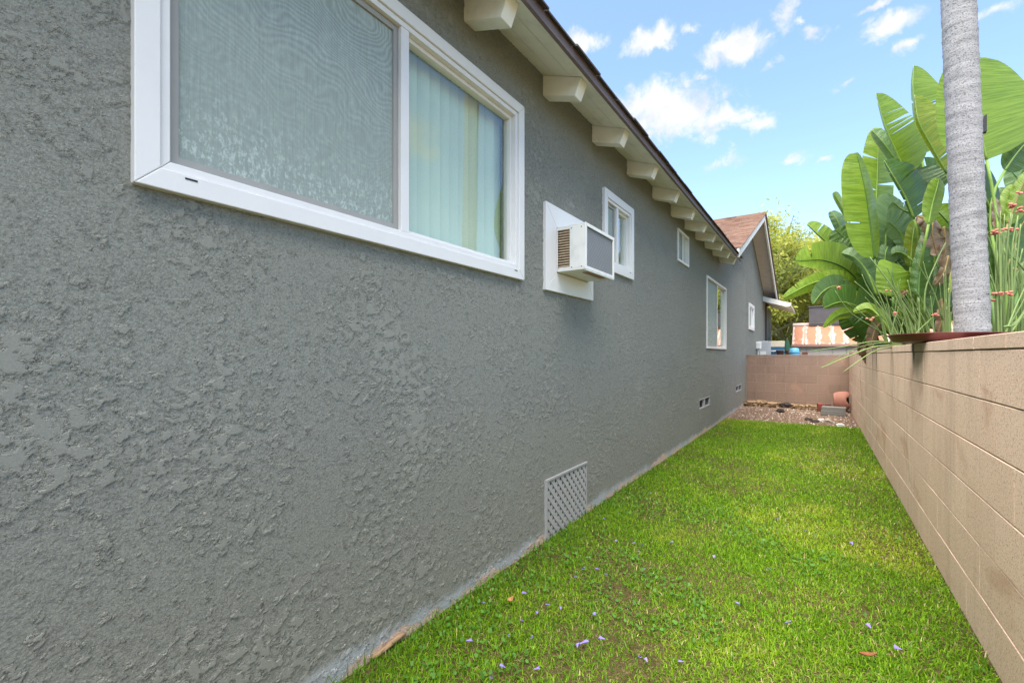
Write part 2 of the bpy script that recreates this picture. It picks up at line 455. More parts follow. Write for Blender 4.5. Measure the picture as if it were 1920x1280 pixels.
def m_soil(nt):
    p = nt.pos(); a = nt.noise(p, 3.0, 5, .65); b = nt.noise(p, 60.0, 4, .7)
    col = nt.mix(a, (.050, .040, .016), (.105, .078, .034)); col = nt.mix(nt.rng(b, .5, .75), col, (.19, .145, .07))
    return princ(nt, col, .95, .1, nt.bump(b, .7, .02))
material('soil', m_soil)
def m_dirt(nt):
    p = nt.pos(); a = nt.noise(p, 4.0, 5, .65); b = nt.noise(p, 90.0, 4, .75)
    col = nt.mix(a, (.12, .075, .052), (.19, .125, .088)); col = nt.mix(nt.rng(b, .52, .8), col, (.30, .23, .17))
    return princ(nt, col, .95, .1, nt.bump(b, .7, .02))
material('dirt', m_dirt)
def m_ground_far(nt):
    p = nt.pos(); a = nt.noise(p, .2, 5, .65)
    return princ(nt, nt.mix(a, (.10, .09, .05), (.17, .13, .08)), .95, .1)
material('ground_far', m_ground_far)
def m_hill(nt):
    p = nt.pos(); a = nt.noise(p, .5, 6, .7); b = nt.noise(p, .09, 4, .6)
    col = nt.ramp(a, [(.25, (.035, .045, .015)), (.5, (.12, .10, .06)), (.7, (.19, .14, .14))])
    return princ(nt, nt.mix(b, col, (.10, .11, .03)), .95, .1)
material('hill', m_hill)

def m_tint(transl, rough=.55):
    def f(nt):
        c = nt.n('ShaderNodeAttribute', {'attribute_name': 'tint'}).outputs['Color']
        p = princ(nt, c, rough, .25)
        t = nt.n('ShaderNodeBsdfTranslucent', Color=c)
        return nt.n('ShaderNodeMixShader', i0=transl, i1=p.outputs[0], i2=t)
    return f
material('grass', m_tint(.35)); material('tree_leaf', m_tint(.5)); material('gravel', m_tint(0.0, .9))

def m_leaf(base, base2, edge, trans):
    def f(nt):
        uv = nt.uv(); s = nt.sep(uv); r = nt.rand()
        t, q = s[0], s[1]
        vv = nt.n('ShaderNodeCombineXYZ', i0=nt.math('MULTIPLY', t, 60.0), i1=nt.math('MULTIPLY', q, 1.2), i2=nt.math('MULTIPLY', r, 40.0)).outputs[0]
        veins = nt.noise(vv, 1.0, 3, .7)
        blot = nt.noise(nt.n('ShaderNodeCombineXYZ', i0=nt.math('MULTIPLY', t, 5.0), i1=q, i2=nt.math('MULTIPLY', r, 30.0)).outputs[0], 1.3, 4, .6)
        col = nt.mix(nt.rng(veins, .32, .68), base, base2)
        col = nt.mix(nt.math('MULTIPLY', nt.rng(blot, .52, .75), .55), col, base)
        rim = nt.rng(nt.math('ABSOLUTE', q), .975, 1.0)
        col = nt.mix(nt.math('MULTIPLY', rim, nt.rng(blot, .4, .6, .15, .9)), col, edge)
        p = princ(nt, col, .34, .5, nt.bump(veins, .6, .010))
        tc = nt.n('ShaderNodeBsdfTranslucent', Color=nt.mix(.35, col, (base2[0] * 1.5, base2[1] * 1.35, base2[2] * .6)))
        return nt.n('ShaderNodeMixShader', i0=trans, i1=p.outputs[0], i2=tc)
    return f
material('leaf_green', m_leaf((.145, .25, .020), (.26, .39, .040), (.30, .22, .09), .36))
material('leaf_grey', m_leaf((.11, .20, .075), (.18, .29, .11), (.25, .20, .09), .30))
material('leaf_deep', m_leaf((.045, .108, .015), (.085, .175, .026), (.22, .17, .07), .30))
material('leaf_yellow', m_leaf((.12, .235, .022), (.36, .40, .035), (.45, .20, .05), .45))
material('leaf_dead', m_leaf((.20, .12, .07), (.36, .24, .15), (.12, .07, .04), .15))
material('rib_green', simple((.19, .30, .05), .45, .3, .15, 8))
material('rib_deep', simple((.075, .15, .03), .45, .3, .2, 8))
material('rib_brown', simple((.26, .19, .07), .6, .3, .3, 8))
def m_stem(nt):
    p = nt.obj(); n = nt.noise(p, 20, 3, .6); r = nt.rand()
    return princ(nt, nt.mix(nt.math('ADD', nt.math('MULTIPLY', n, .5), nt.math('MULTIPLY', r, .5)), (.085, .15, .042), (.23, .31, .105)), .5, .3)
material('slipper_stem', m_stem)
def m_palm(nt):
    p = nt.obj()
    ring = nt.noise(nt.scale(p, (2.0, 2.0, 17.0)), 1.6, 4, .65, .4)
    vert = nt.noise(nt.scale(p, (45, 45, 4.5)), 1.0, 4, .7)
    sp = nt.noise(nt.scale(p, (1, 1, 1.6)), 95.0, 3, .7); big = nt.noise(nt.scale(p, (1, 1, .7)), 3.6, 4, .6)
    col = nt.mix(ring, (.20, .20, .205), (.42, .415, .415))
    col = nt.mix(nt.math('MULTIPLY', nt.rng(sp, .50, .64), .75), col, (.05, .048, .05))
    col = nt.mix(nt.math('MULTIPLY', nt.rng(big, .52, .72), .55), col, (.09, .087, .085))
    col = nt.mix(nt.math('MULTIPLY', nt.rng(vert, .54, .72), .3), col, (.38, .37, .365))
    scar = nt.noise(nt.scale(p, (1, 1, 2.4)), 14.0, 1, .4)
    col = nt.mix(nt.rng(scar, .79, .82), col, (.03, .028, .026))
    h = nt.math('ADD', nt.math('MULTIPLY', ring, .8), nt.math('ADD', nt.math('MULTIPLY', sp, .4), nt.math('MULTIPLY', vert, .4)))
    return princ(nt, col, .9, .15, nt.bump(h, .7, .012))
material('palm_bark', m_palm)
def m_rust(nt):
    p = nt.obj(); r = nt.rand()
    a = nt.noise(nt.vmath('ADD', p, nt.n('ShaderNodeCombineXYZ', i0=nt.math('MULTIPLY', r, 31.0)).outputs[0]), 3.2, 5, .65, .3)
    s = nt.sep(p)
    mid = nt.rng(nt.math('ABSOLUTE', s[0]), .155, .07)
    f = nt.rng(nt.math('ADD', a, nt.math('MULTIPLY', mid, .22)), .52, .66)
    col = nt.mix(f, (.40, .315, .27), nt.mix(nt.noise(p, 14, 3, .6), (.22, .085, .042), (.34, .155, .09)))
    return princ(nt, col, .7, .3)
material('rusty_metal', m_rust)
material('louvre_tan', simple((.50, .40, .28), .6, .3, .3, 30))
material('rust_rib', simple((.32, .19, .14), .7, .3, .35, 9))
material('gutter', simple((.28, .17, .15), .6, .3, .2))
# ---------------------------------------------------------------- ground
A, B = 1.46, 0.556
YB = 12.35
g = MB(); g.add([(-600, -600, -.05), (600, -600, -.05), (600, 900, -.05), (-600, 900, -.05)], [(0, 1, 2, 3)])
tag(g.build('ground', 'ground_far'), kind='structure')
def sheet(name, mat, x0, x1, y0, y1, z, step, amp, seed):
    nx = int((x1 - x0) / step) + 1; ny = int((y1 - y0) / step) + 1
    xs = np.linspace(x0, x1, nx); ys = np.linspace(y0, y1, ny); X, Y = np.meshgrid(xs, ys, indexing='ij')
    Zz = z + amp * (vnoise(X, Y, 3.0, seed) - .5) + amp * .6 * (vnoise(X, Y, 11.0, seed + 1) - .5)
    v = np.stack([X, Y, Zz], -1).reshape(-1, 3); i = np.arange(nx * ny).reshape(nx, ny)
    a, b, c, d = i[:-1, :-1].ravel(), i[1:, :-1].ravel(), i[1:, 1:].ravel(), i[:-1, 1:].ravel()
    t = np.concatenate([np.stack([a, b, c], 1), np.stack([a, c, d], 1)])
    return tag(np_object(name, v, t, mat, smooth=True), kind='structure')
sheet('lawn_soil', 'soil', -A - .02, B + .01, -2.5, 9.28, 0.0, .06, .012, 3)
sheet('dirt_strip', 'dirt', -A - .02, B + .01, 9.28, YB + .02, 0.005, .05, .035, 5)
sheet('planter_bed', 'soil', B + .13, 7.0, -2.5, 12.6, 1.19, .12, .05, 9)
# hillside behind the yard
nx, ny = 60, 40
xs = np.linspace(-120, 160, nx); ys = np.linspace(48, 190, ny); X, Y = np.meshgrid(xs, ys, indexing='ij')
Zz = np.clip((Y - 48) / 100, 0, 1) ** .8 * (31 + 14 * (vnoise(X, Y, .018, 31) - .5)) + 2.5 * (vnoise(X, Y, .09, 32) - .5) * np.clip((Y - 48) / 10, 0, 1) - .06
i = np.arange(nx * ny).reshape(nx, ny); a, b, c, d = i[:-1, :-1].ravel(), i[1:, :-1].ravel(), i[1:, 1:].ravel(), i[:-1, 1:].ravel()
tag(np_object('hill', np.stack([X, Y, Zz], -1).reshape(-1, 3), np.concatenate([np.stack([a, b, c], 1), np.stack([a, c, d], 1)]), 'hill', smooth=True), kind='structure')

# ---------------------------------------------------------------- house
house = empty('house', (-A, 8.0, 0), 'long grey stucco house with white windows and exposed rafter tails beside the lawn', 'house')
WINS = [  # y0, y1, z0, z1, casing, proud, opening inset
    (0.42, 2.26, 1.637, 2.655, .056, .026), (3.476, 4.178, 1.899, 2.561, .066, .026),
    (5.83, 6.405, 2.370, 2.776, .030, .018), (7.60, 9.39, 1.300, 2.448, .036, .018), (12.78, 13.84, 1.84, 2.51, .075, .025)]
VENTS = [(7.10, 7.87, .40, .53), (10.68, 11.50, .41, .53)]
LAT = (2.55, 3.16, .0, .385)
HOLES = [(y0 + c * .7, y1 - c * .7, z0 + c * .7, z1 - c * .7) for (y0, y1, z0, z1, c, p) in WINS] + VENTS + [LAT]
WY0, WY1, WZ1 = -3.0, 19.4, 2.80
NY0, NY1 = .08, 12.3     # stretch of wall nearest the camera, modelled in relief
ysb = sorted({WY0, WY1, NY0, NY1} | {h[k] for h in HOLES for k in (0, 1)}); zsb = sorted({-.15, WZ1} | {h[k] for h in HOLES for k in (2, 3)})
m = MB(); mfar = MB()
for j in range(len(ysb) - 1):
    for k in range(len(zsb) - 1):
        cy, cz = (ysb[j] + ysb[j + 1]) / 2, (zsb[k] + zsb[k + 1]) / 2
        if any(h[0] < cy < h[1] and h[2] < cz < h[3] for h in HOLES) or NY0 < cy < NY1: continue
        (m if cy < NY0 else mfar).add([(-A, ysb[j], zsb[k]), (-A, ysb[j + 1], zsb[k]), (-A, ysb[j + 1], zsb[k + 1]), (-A, ysb[j], zsb[k + 1])], [(0, 1, 2, 3)])
for (y0, y1, z0, z1) in HOLES:
    q = [(-A, y0, z0), (-A, y1, z0), (-A, y1, z1), (-A, y0, z1)]; r = [(-A - .16, y, z) for _, y, z in q]
    rv = MB(); rv.add(q + r, [(0, 4, 5, 1), (1, 5, 6, 2), (2, 6, 7, 3), (3, 7, 4, 0)]); rv.build('opening_reveal', 'stucco', house)
ZD = lambda x: 2.986 - .385 * (x + A)
GY0, GYC, GY1, GZ0, GZC = 8.5, 12.85, 17.2, 2.95, 4.63
m.add([(-A, WY0, WZ1), (-A, NY0, WZ1), (-A, NY0, 2.985), (-A, WY0, 2.985)], [(0, 1, 2, 3)])
m.build('wall', 'stucco', house, origin=(-A, 8, 0), weld=True); m = mfar
m.add([(-A, 8.7, 2.985), (-A, NY1, 2.985), (-A, NY1, WZ1), (-A, 17.2, WZ1), (-A, 17.2, GZ0), (-A, GYC, GZC), (-A, 8.7, GZ0 + .077)], [(0, 1, 2, 3, 4, 5, 6)])
m.build('wall', 'stucco', house, origin=(-A, 8, 0), weld=True)
gy = [NY0]
while gy[-1] < NY1: gy.append(gy[-1] + .0038 * max(1.0, math.hypot(gy[-1], A) / 1.5) ** 2)
gy[-1] = NY1
def snap(arr, vals):
    arr = np.array(arr)
    for v_ in vals:
        if arr[0] < v_ < arr[-1]: arr[np.argmin(np.abs(arr - v_))] = v_
    return np.unique(arr)
gy = snap(gy, [h[k] for h in HOLES for k in (0, 1)]); gz_ = snap(np.linspace(-.12, 2.985, 720), [h[k] for h in HOLES for k in (2, 3)])
Yg, Zg = np.meshgrid(gy, gz_, indexing='ij'); ii = np.arange(Yg.size).reshape(Yg.shape)
cyg = (Yg[:-1, :-1] + Yg[1:, 1:]) / 2; czg = (Zg[:-1, :-1] + Zg[1:, 1:]) / 2
keep = np.ones(cyg.shape, bool)
for h in HOLES: keep &= ~((cyg > h[0]) & (cyg < h[1]) & (czg > h[2]) & (czg < h[3]))
a_, b_, c_, d_ = ii[:-1, :-1][keep], ii[1:, :-1][keep], ii[1:, 1:][keep], ii[:-1, 1:][keep]
wn = np_object('wall', np.stack([np.full(Yg.size, 0.0), Yg.ravel() - 8, Zg.ravel()], -1), np.concatenate([np.stack([a_, b_, c_], 1), np.stack([a_, c_, d_], 1)]), 'stucco_near', smooth=True)
wn.parent = house; wn.location = (0, 0, 0)
m = MB(); m.box(-8.0, -A - .162, WY0, WY0 + .15, -.1, 2.9); m.box(-8.0, -A - .162, WY1 - .15, WY1, -.1, 2.78); m.box(-8.15, -8.0, WY0, WY1, -.1, 2.9)
m.box(-A - .165, -A - .001, WY0 - .02, WY0 - .001, -.1, 2.9); m.box(-A - .165, -A - .001, WY1 + .001, WY1 + .02, -.1, 2.78)
m.build('outer_wall', 'stucco', house)
m = MB(); m.box(-2.62, -2.6, WY0 + .2, WY1 - .2, -.1, 2.8); m.box(-2.6, -A - .17, WY0 + .2, WY1 - .2, .62, .64)
m.build('inner_wall', 'plaster_inside', house)

def ring(m, y0, y1, z0, z1, w_, xa, xb):
    """mitred rectangular frame between xa (back) and xb (front)"""
    o = [(y0, z0), (y1, z0), (y1, z1), (y0, z1)]; i_ = [(y0 + w_, z0 + w_), (y1 - w_, z0 + w_), (y1 - w_, z1 - w_), (y0 + w_, z1 - w_)]
    gp = .00012
    for k in range(4):
        k2 = (k + 1) % 4
        q = [o[k], o[k2], i_[k2], i_[k]]
        c = (sum(p[0] for p in q) / 4, sum(p[1] for p in q) / 4)
        q = [(p[0] + (c[0] - p[0]) * gp * 4, p[1] + (c[1] - p[1]) * gp * 4) for p in q] if (xb - xa) < .2 else q
        m.hexa([(xa, *p) for p in q], [(xb, *p) for p in q])
def window(spec, label, screen_left=True, slats=True, curtain_or_dark=None, split=.5):
    y0, y1, z0, z1, c, pr = spec
    m = MB(); ring(m, y0, y1, z0, z1, c, -A - .02, -A + pr)
    if c > .05:
        ring(m, y0 + c + .0008, y1 - c - .0008, z0 + c + .0008, z1 - c - .0008, .024, -A - .07, -A + pr - .010)
        e = c + .0245
    else: e = c
    w_ = m.build('window', 'vinyl', house, bevel=.0025)
    w_['label'] = label
    a0, a1, b0, b1 = y0 + e, y1 - e, z0 + e, z1 - e
    ym = a0 + (a1 - a0) * split; mw = .022 if c > .05 else .016
    mm = MB(); mm.box(-A - .055, -A + pr - .012, ym - mw, ym + mw, b0 + .0008, b1 - .0008); mm.build('mullion', 'vinyl', w_, bevel=.002)
    # right hand fixed sash
    fr = MB(); ring(fr, ym + mw + .0008, a1 - .0008, b0 + .0008, b1 - .0008, .018 if c > .05 else .010, -A - .05, -A - .012); fr.build('sash', 'vinyl', w_)
    gl = MB(); gl.box(-A - .034, -A - .031, ym + mw + .006, a1 - .006, b0 + .006, b1 - .006); gl.build('glass_pane', 'glass', w_)
    # left hand sash behind its screen
    fr = MB(); ring(fr, a0 + .004, ym - mw - .004, b0 + .004, b1 - .004, .022 if c > .05 else .012, -A - .022, -A - .004); fr.build('screen_frame', 'screen_frame', w_)
    if screen_left:
        sc_ = MB(); sc_.box(-A - .0140, -A - .0132, a0 + .012, ym - mw - .012, b0 + .012, b1 - .012); sc_.build('screen', 'insect_screen', w_)
    fr = MB(); ring(fr, a0 + .001, ym - mw - .001, b0 + .001, b1 - .001, .035, -A - .06, -A - .03); fr.build('sash', 'vinyl', w_)
    gl = MB(); gl.box(-A - .048, -A - .045, a0 + .02, ym - mw - .02, b0 + .02, b1 - .02); gl.build('glass_pane', 'glass', w_)
    if slats:
        n = int((a1 - a0 + .1) / .075); sm = None
        for k in range(n):
            y = a0 - .03 + .075 * k
            if sm is None:
                s_ = MB(); nseg = 5; pts = [(-.012 + .008 * math.sin(math.pi * t / nseg) + .030 * (t / nseg), .082 * t / nseg) for t in range(nseg + 1)]
                vs = []; 
                for (px, py) in pts: vs += [(px, py, b0 - .05), (px, py, b1 + .05)]
                s_.add(vs, [(2 * t, 2 * t + 2, 2 * t + 3, 2 * t + 1) for t in range(nseg)])
                sm = s_.mesh('blind_slat', 'blind', (0, 0, 0)); sm.polygons.foreach_set('use_smooth', [True] * len(sm.polygons))
            o = link('blind_slat', sm, (-A - .125, y, 0), w_); o.rotation_euler.z = random.uniform(-.10, .10)
    if curtain_or_dark:  # curtain, or near-black sheet standing in for the unlit room
        s_ = MB(); n = 40; vs = []
        for k in range(n + 1):
            y = a0 - .03 + (a1 - a0 + .06) * k / n; x = -A - .13 + .015 * math.sin(k * 1.1)
            vs += [(x, y, b0 - .05), (x, y, b1 + .05)]
        s_.add(vs, [(2 * t, 2 * t + 2, 2 * t + 3, 2 * t + 1) for t in range(n)]); s_.build('curtain_or_dark', curtain_or_dark, w_, smooth=True)
    # weep slot
    if c > .05:
        for yy in (y0 + c + .055, y1 - c - .05):
            s_ = MB(); s_.box(-A + pr - .004, -A + pr + .0012, yy, yy + .030, z0 + c - .014, z0 + c - .009); s_.build('weep_slot', 'rubber_dark', w_)
    return w_
window(WINS[0], 'large white sliding window with insect screen and vertical blinds')
window(WINS[1], 'small white framed slider just past the air conditioner', slats=False, curtain_or_dark='blind', split=.42)
window(WINS[2], 'tiny high slider under the rafter tails', slats=False, curtain_or_dark='blind')
window(WINS[3], 'tall thin framed slider beyond the tiny high window', slats=False, curtain_or_dark='dark_void', split=.52)
window(WINS[4], 'small white window under the gable', slats=False, curtain_or_dark='dark_void')

# crawl space vents
for (y0, y1, z0, z1) in VENTS:
    m = MB(); ring(m, y0 - .012, y1 + .012, z0 - .012, z1 + .012, .018, -A - .02, -A + .004)
    m.box(-A - .03, -A + .002, (y0 + y1) / 2 - .03, (y0 + y1) / 2 + .03, z0, z1)
    v_ = m.build('crawl_vent', 'lattice_paint', house)
    b_ = MB(); b_.box(-A - .17, -A - .15, y0 - .02, y1 + .02, z0 - .02, z1 + .02); b_.build('vent_back', 'dark_void', v_)
# lattice access panel
y0, y1, z0, z1 = LAT
m = MB(); m.box(-A - .02, -A + .012, y0 - .010, y0 + .012, -.05, z1 + .01); m.box(-A - .02, -A + .012, y0 + .0125, y1 + .012, z1 - .004, z1 + .010); m.box(-A - .02, -A + .006, y1, y1 + .012, -.05, z1 - .005)
lat = m.build('lattice_panel', 'lattice_paint', house)
lat['label'] = 'grey diamond lattice panel over the crawl space opening'
b_ = MB(); b_.box(-A - .17, -A - .15, y0 - .02, y1 + .02, -.1, z1 + .02); b_.build('panel_back', 'dark_void', lat)
def clip(poly, y0, y1, z0, z1):
    for ax, lim, sg in ((0, y0, 1), (0, y1, -1), (1, z0, 1), (1, z1, -1)):
        out = []
        for i in range(len(poly)):
            p, q = poly[i], poly[(i + 1) % len(poly)]; ip, iq = (p[ax] - lim) * sg >= 0, (q[ax] - lim) * sg >= 0
            if ip: out.append(p)
            if ip != iq:
                t = (lim - p[ax]) / (q[ax] - p[ax]); out.append((p[0] + t * (q[0] - p[0]), p[1] + t * (q[1] - p[1])))
        poly = out
        if not poly: return []
    return poly
for sg, xx in ((1, -A - .002), (-1, -A + .0014)):
    for k in range(-8, 12):
        c = y0 + .0675 * k if sg > 0 else y1 - .0675 * k
        hw = .0205
        p = [(c - hw * 1.0, -.02), (c + hw * 1.0, -.02), (c + hw + sg * .6, .58), (c - hw + sg * .6, .58)]
        p = clip(p, y0 + .013, y1 - .001, -.02, z1 - .005)
        if len(p) < 3: continue
        s_ = MB(); s_.prism(p, 'x', xx, xx + .003); s_.build('lattice_slat', 'lattice_paint', lat)

# main roof
roof = MB(); RY0, RY1 = -3.4, 8.95
xe = -1.158; xr = -4.8
roof.prism([(xe, ZD(xe) + .024), (xe, ZD(xe) + .05), (xr, ZD(xr) + .05), (-8.4, ZD(xr) + .05 - .385 * 3.6), (-8.4, ZD(xr) + .024 - .385 * 3.6), (xr, ZD(xr) + .024)], 'y', RY0, RY1)
roof = roof.build('roof', 'shingle_dark', house)
for k in range(3):
    xa = -A - .02 + k * .1075; xb = xa + .1045
    s_ = MB(); s_.prism([(xa, ZD(xa)), (xb, ZD(xb)), (xb, ZD(xb) + .022), (xa, ZD(xa) + .022)], 'y', RY0 + .02, RY1 - .02); s_.build('soffit_board', 'eave_paint', roof)
s_ = MB(); s_.box(-1.156, -1.136, RY0, RY1, ZD(-1.156) - .012, ZD(-1.156) + .052); s_.build('fascia', 'fascia_paint', roof)
yy = RY0; rr = random.Random(3)
while yy < RY1:
    L = .30 + rr.uniform(-.03, .03); e = rr.uniform(-.006, .008); zt = ZD(-1.12) + .052
    s_ = MB(); s_.prism([(-1.110 + e, zt - .004 + rr.uniform(-.002, .002)), (-1.110 + e, zt + .008), (-1.30, zt + .084), (-1.30, zt + .070)], 'y', yy, yy + L - .006)
    s_.build('shingle', 'shingle_dark', roof); yy += L
RAFT = [1.74 - .77 * k for k in range(5, 0, -1)] + [1.74, 2.52, 3.28, 4.05, 4.82, 5.55, 6.22, 6.85, 7.47, 8.10, 8.72]
for y in RAFT:
    s_ = MB(); zt = -.002
    pr_ = [(-A - .05, ZD(-A - .05) + zt), (-1.192, ZD(-1.192) + zt), (-1.236, ZD(-1.236) - .118), (-A - .05, ZD(-A - .05) - .134)]
    s_.prism(pr_, 'y', y, y + .089); o = s_.build('rafter_tail', 'eave_paint', roof, bevel=.003)

# cross gable
def gz(y): return GZC - abs(y - GYC) * (GZC - GZ0) / (GYC - GY0)
SL = (GZC - GZ0) / (GYC - GY0)
m = MB(); xg0, xg1 = -8.3, -1.145
m.prism([(GY0, GZ0 + .014), (GY0, GZ0 + .06), (GYC, GZC + .06), (GY1, GZ0 + .06), (GY1, GZ0 + .014), (GYC, GZC + .014)], 'x', xg0, xg1)
gable = m.build('gable_roof', 'soffit_pink', house)
m = MB(); nC = 34
for side in (0, 1):
    for k in range(nC):
        t0, t1 = k / nC, (k + 1) / nC
        if side == 0: ya, yb = GY0 - .03 + (GYC - GY0 + .03) * t0, GY0 - .03 + (GYC - GY0 + .03) * t1
        else: ya, yb = GY1 + .03 - (GY1 - GYC + .03) * t0, GY1 + .03 - (GY1 - GYC + .03) * t1
        za, zb = gz(ya) + .062, gz(yb) + .062
        q = [(ya, za), (ya, za + .022), (yb, zb + .008), (yb, zb)]
        m.prism(q, 'x', xg0, xg1 + .075)
m.box(xg0, xg1 + .07, GYC - .09, GYC + .09, GZC + .045, GZC + .085)
o = m.build('shingle_courses', 'shingle', gable); o['kind'] = 'stuff'
for side in (0, 1):
    m = MB(); ya = GY0 - .02 if side == 0 else GY1 + .02
    ye = GYC - .001 if side == 0 else GYC + .001
    q = [(ya, gz(ya) - .105), (ya, gz(ya) + .060), (ye, gz(ye) + .060), (ye, gz(ye) - .105)]
    m.prism(q, 'x', xg1 + .001, xg1 + .040); m.build('rake_board', 'white_paint', gable, bevel=.003)
    m = MB(); n = 36
    for k in range(n):
        ya = GY0 + .01 + (GYC - GY0 - .03) * k / n; yb = GY0 + .01 + (GYC - GY0 - .03) * (k + 1) / n - .006
        if side: ya, yb = 2 * GYC - ya, 2 * GYC - yb
        m.prism([(ya, gz(ya) - .010), (ya, gz(ya) + .012), (yb, gz(yb) + .012), (yb, gz(yb) - .010)], 'x', -A + .002, xg1 - .001)
    o = m.build('soffit_planks', 'soffit_pink', gable); o['kind'] = 'stuff'
m = MB()
for k in range(3): m.box(-A + .001, -A + .02, 9.55 + .12 * k, 9.60 + .12 * k, 3.18 + .03 * k, 3.26 + .03 * k)
m.build('gable_vent', 'dark_void', gable)
# low roof past the gable, scalloped boards below
PY0, PY1, PXE = 16.35, 19.5, -.69
def pz(x): return 2.99 - .345 * (x + A)
m = MB(); m.prism([(-A - .02, pz(-A - .02) + .02), (-A - .02, pz(-A - .02) + .05), (PXE - .03, pz(PXE - .03) + .05), (PXE - .03, pz(PXE - .03) + .02)], 'y', PY0 + .005, PY1)
m.prism([(-4, pz(-A) + .02), (-4, pz(-A) + .05), (-A - .021, pz(-A) + .05), (-A - .021, pz(-A) + .02)], 'y', 17.3, PY1)
low = m.build('low_roof', 'shingle_dark', house)
m = MB(); m.prism([(-A + .002, pz(-A) - .10), (-A + .002, pz(-A) + .055), (PXE, pz(PXE) + .055), (PXE - .03, pz(PXE) - .03), (PXE - .12, pz(PXE - .12) - .095)], 'y', PY0 - .03, PY0)
m.build('rake_board', 'white_paint', low)
n = 7
for k in range(n):
    ya = PY0 + .02 + (PY1 - PY0 - .05) * k / n; yb = ya + (PY1 - PY0 - .05) / n - .03
    m = MB(); nn = 6; pts = []
    for t in range(nn + 1): pts.append((ya + (yb - ya) * t / nn, -.055 * math.sin(math.pi * t / nn)))
    vs = []; 
    for xx in (-A + .004, PXE - .02):
        vs += [(xx, y, pz(xx) + .012 + dz) for y, dz in pts] + [(xx, y, pz(xx) + .019) for y, dz in pts]
    w1 = 2 * (nn + 1); fs = []
    for t in range(nn): fs += [(t, t + 1, w1 + t + 1, w1 + t), (nn + 1 + t, w1 + nn + 1 + t, w1 + nn + 2 + t, nn + 2 + t), (w1 + t, w1 + t + 1, w1 + nn + 2 + t, w1 + nn + 1 + t)]
    m.add(vs, fs); m.build('soffit_board', 'white_paint', low, smooth=True)
# conduit and far wall return
m = MB(); m.tube([(-A + .03, 17.05, .3), (-A + .03, 17.05, 2.85)], .022, 8); m.build('conduit', 'pipe_dark', house)

# ---------------------------------------------------------------- block walls
def block_mesh(name, L, H, D, mat):
    m = MB(); c = .002; x0, x1 = 0, D
    # front face towards -x (local), slightly chamfered
    f = [(0, .0004, c), (0, L - .0004, c), (0, L - .0004, H - c), (0, .0004, H - c)]
    e = [(c, 0, 0), (c, L, 0), (c, L, H), (c, 0, H)]
    r = [(D - c, 0, 0), (D - c, L, 0), (D - c, L, H), (D - c, 0, H)]
    b = [(D, c, c), (D, L - c, c), (D, L - c, H - c), (D, c, H - c)]
    vs = f + e + r + b; fs = [(0, 3, 2, 1), (12, 13, 14, 15)]
    for s in range(3):
        for k in range(4): k2 = (k + 1) % 4; fs.append((s * 4 + k, s * 4 + k2, s * 4 + 4 + k2, s * 4 + 4 + k))
    m.add(vs, fs); return m.mesh(name, mat, (0, 0, 0))
CH, BL, TK = .2032, .4064, .15
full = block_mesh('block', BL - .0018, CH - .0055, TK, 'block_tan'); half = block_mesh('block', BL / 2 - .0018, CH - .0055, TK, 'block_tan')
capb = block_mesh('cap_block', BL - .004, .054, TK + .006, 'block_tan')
tanw = empty('block_wall', (B + TK / 2, 6, 0), 'tan concrete block retaining wall along the right side of the lawn', 'wall')
m = MB(); m.box(B + .0045, B + TK - .005, -1.2, YB + .2, -.1, CH * 6 + .003); m.build('mortar', 'mortar', tanw)
Y0W = -1.2
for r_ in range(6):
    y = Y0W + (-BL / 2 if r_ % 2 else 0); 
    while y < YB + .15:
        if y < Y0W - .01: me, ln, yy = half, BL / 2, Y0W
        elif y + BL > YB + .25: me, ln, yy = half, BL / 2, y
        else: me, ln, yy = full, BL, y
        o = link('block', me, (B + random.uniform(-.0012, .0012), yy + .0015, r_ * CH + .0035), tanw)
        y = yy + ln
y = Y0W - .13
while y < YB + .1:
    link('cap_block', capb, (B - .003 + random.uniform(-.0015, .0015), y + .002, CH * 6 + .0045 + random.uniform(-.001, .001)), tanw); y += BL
backw = empty('block_wall', (-.45, YB + .07, 0), 'pinkish brown block wall closing the far end of the yard', 'wall')
fullp = block_mesh('block', BL - .011, CH - .011, TK, 'block_pink'); halfp = block_mesh('block', BL / 2 - .011, CH - .011, TK, 'block_pink')
capp = block_mesh('cap_block', BL - .006, .045, TK + .01, 'block_pink')
m = MB(); m.box(-A + .002, B + .0, YB + .0025, YB + TK - .004, -.15, 1.153); m.build('mortar', 'mortar_pale', backw)
def put_rot(me, x, z, nm):
    o = link(nm, me, (x, YB + random.uniform(-.001, .001), z), backw); o.rotation_euler.z = R(90); o.scale = (1, -1, 1) if False else (1, 1, 1)
    return o
for r_ in range(6):
    z = 1.155 - CH * (r_ + 1) + .004
    x = -A + .01 + (BL / 2 if r_ % 2 == 0 else BL)
    ends = x
    if r_ % 2 == 0:
        o = link('block', halfp, (x - .004, YB, z), backw); o.rotation_euler.z = R(90)
    else:
        o = link('block', fullp, (x - .004, YB, z), backw); o.rotation_euler.z = R(90)
    while x < B - .02:
        if x + BL <= B + .004:
            me, ln = fullp, BL
            o = link('block', me, (x + ln - .004, YB, z), backw); o.rotation_euler.z = R(90)
        else:
            ln = B - x
            if ln > .05:
                me = block_mesh('block', ln - .008, CH - .008, TK, 'block_pink'); o = link('block', me, (x + ln - .004, YB, z), backw); o.rotation_euler.z = R(90)
        x += ln
x = -A + .004
while x < B - .05:
    ln = min(BL, B - x); me = capp if ln == BL else block_mesh('cap_block', ln - .006, .045, TK + .01, 'block_pink')
    o = link('cap_block', me, (x + ln - .003, YB - .004, 1.157), backw); o.rotation_euler.z = R(90); x += ln

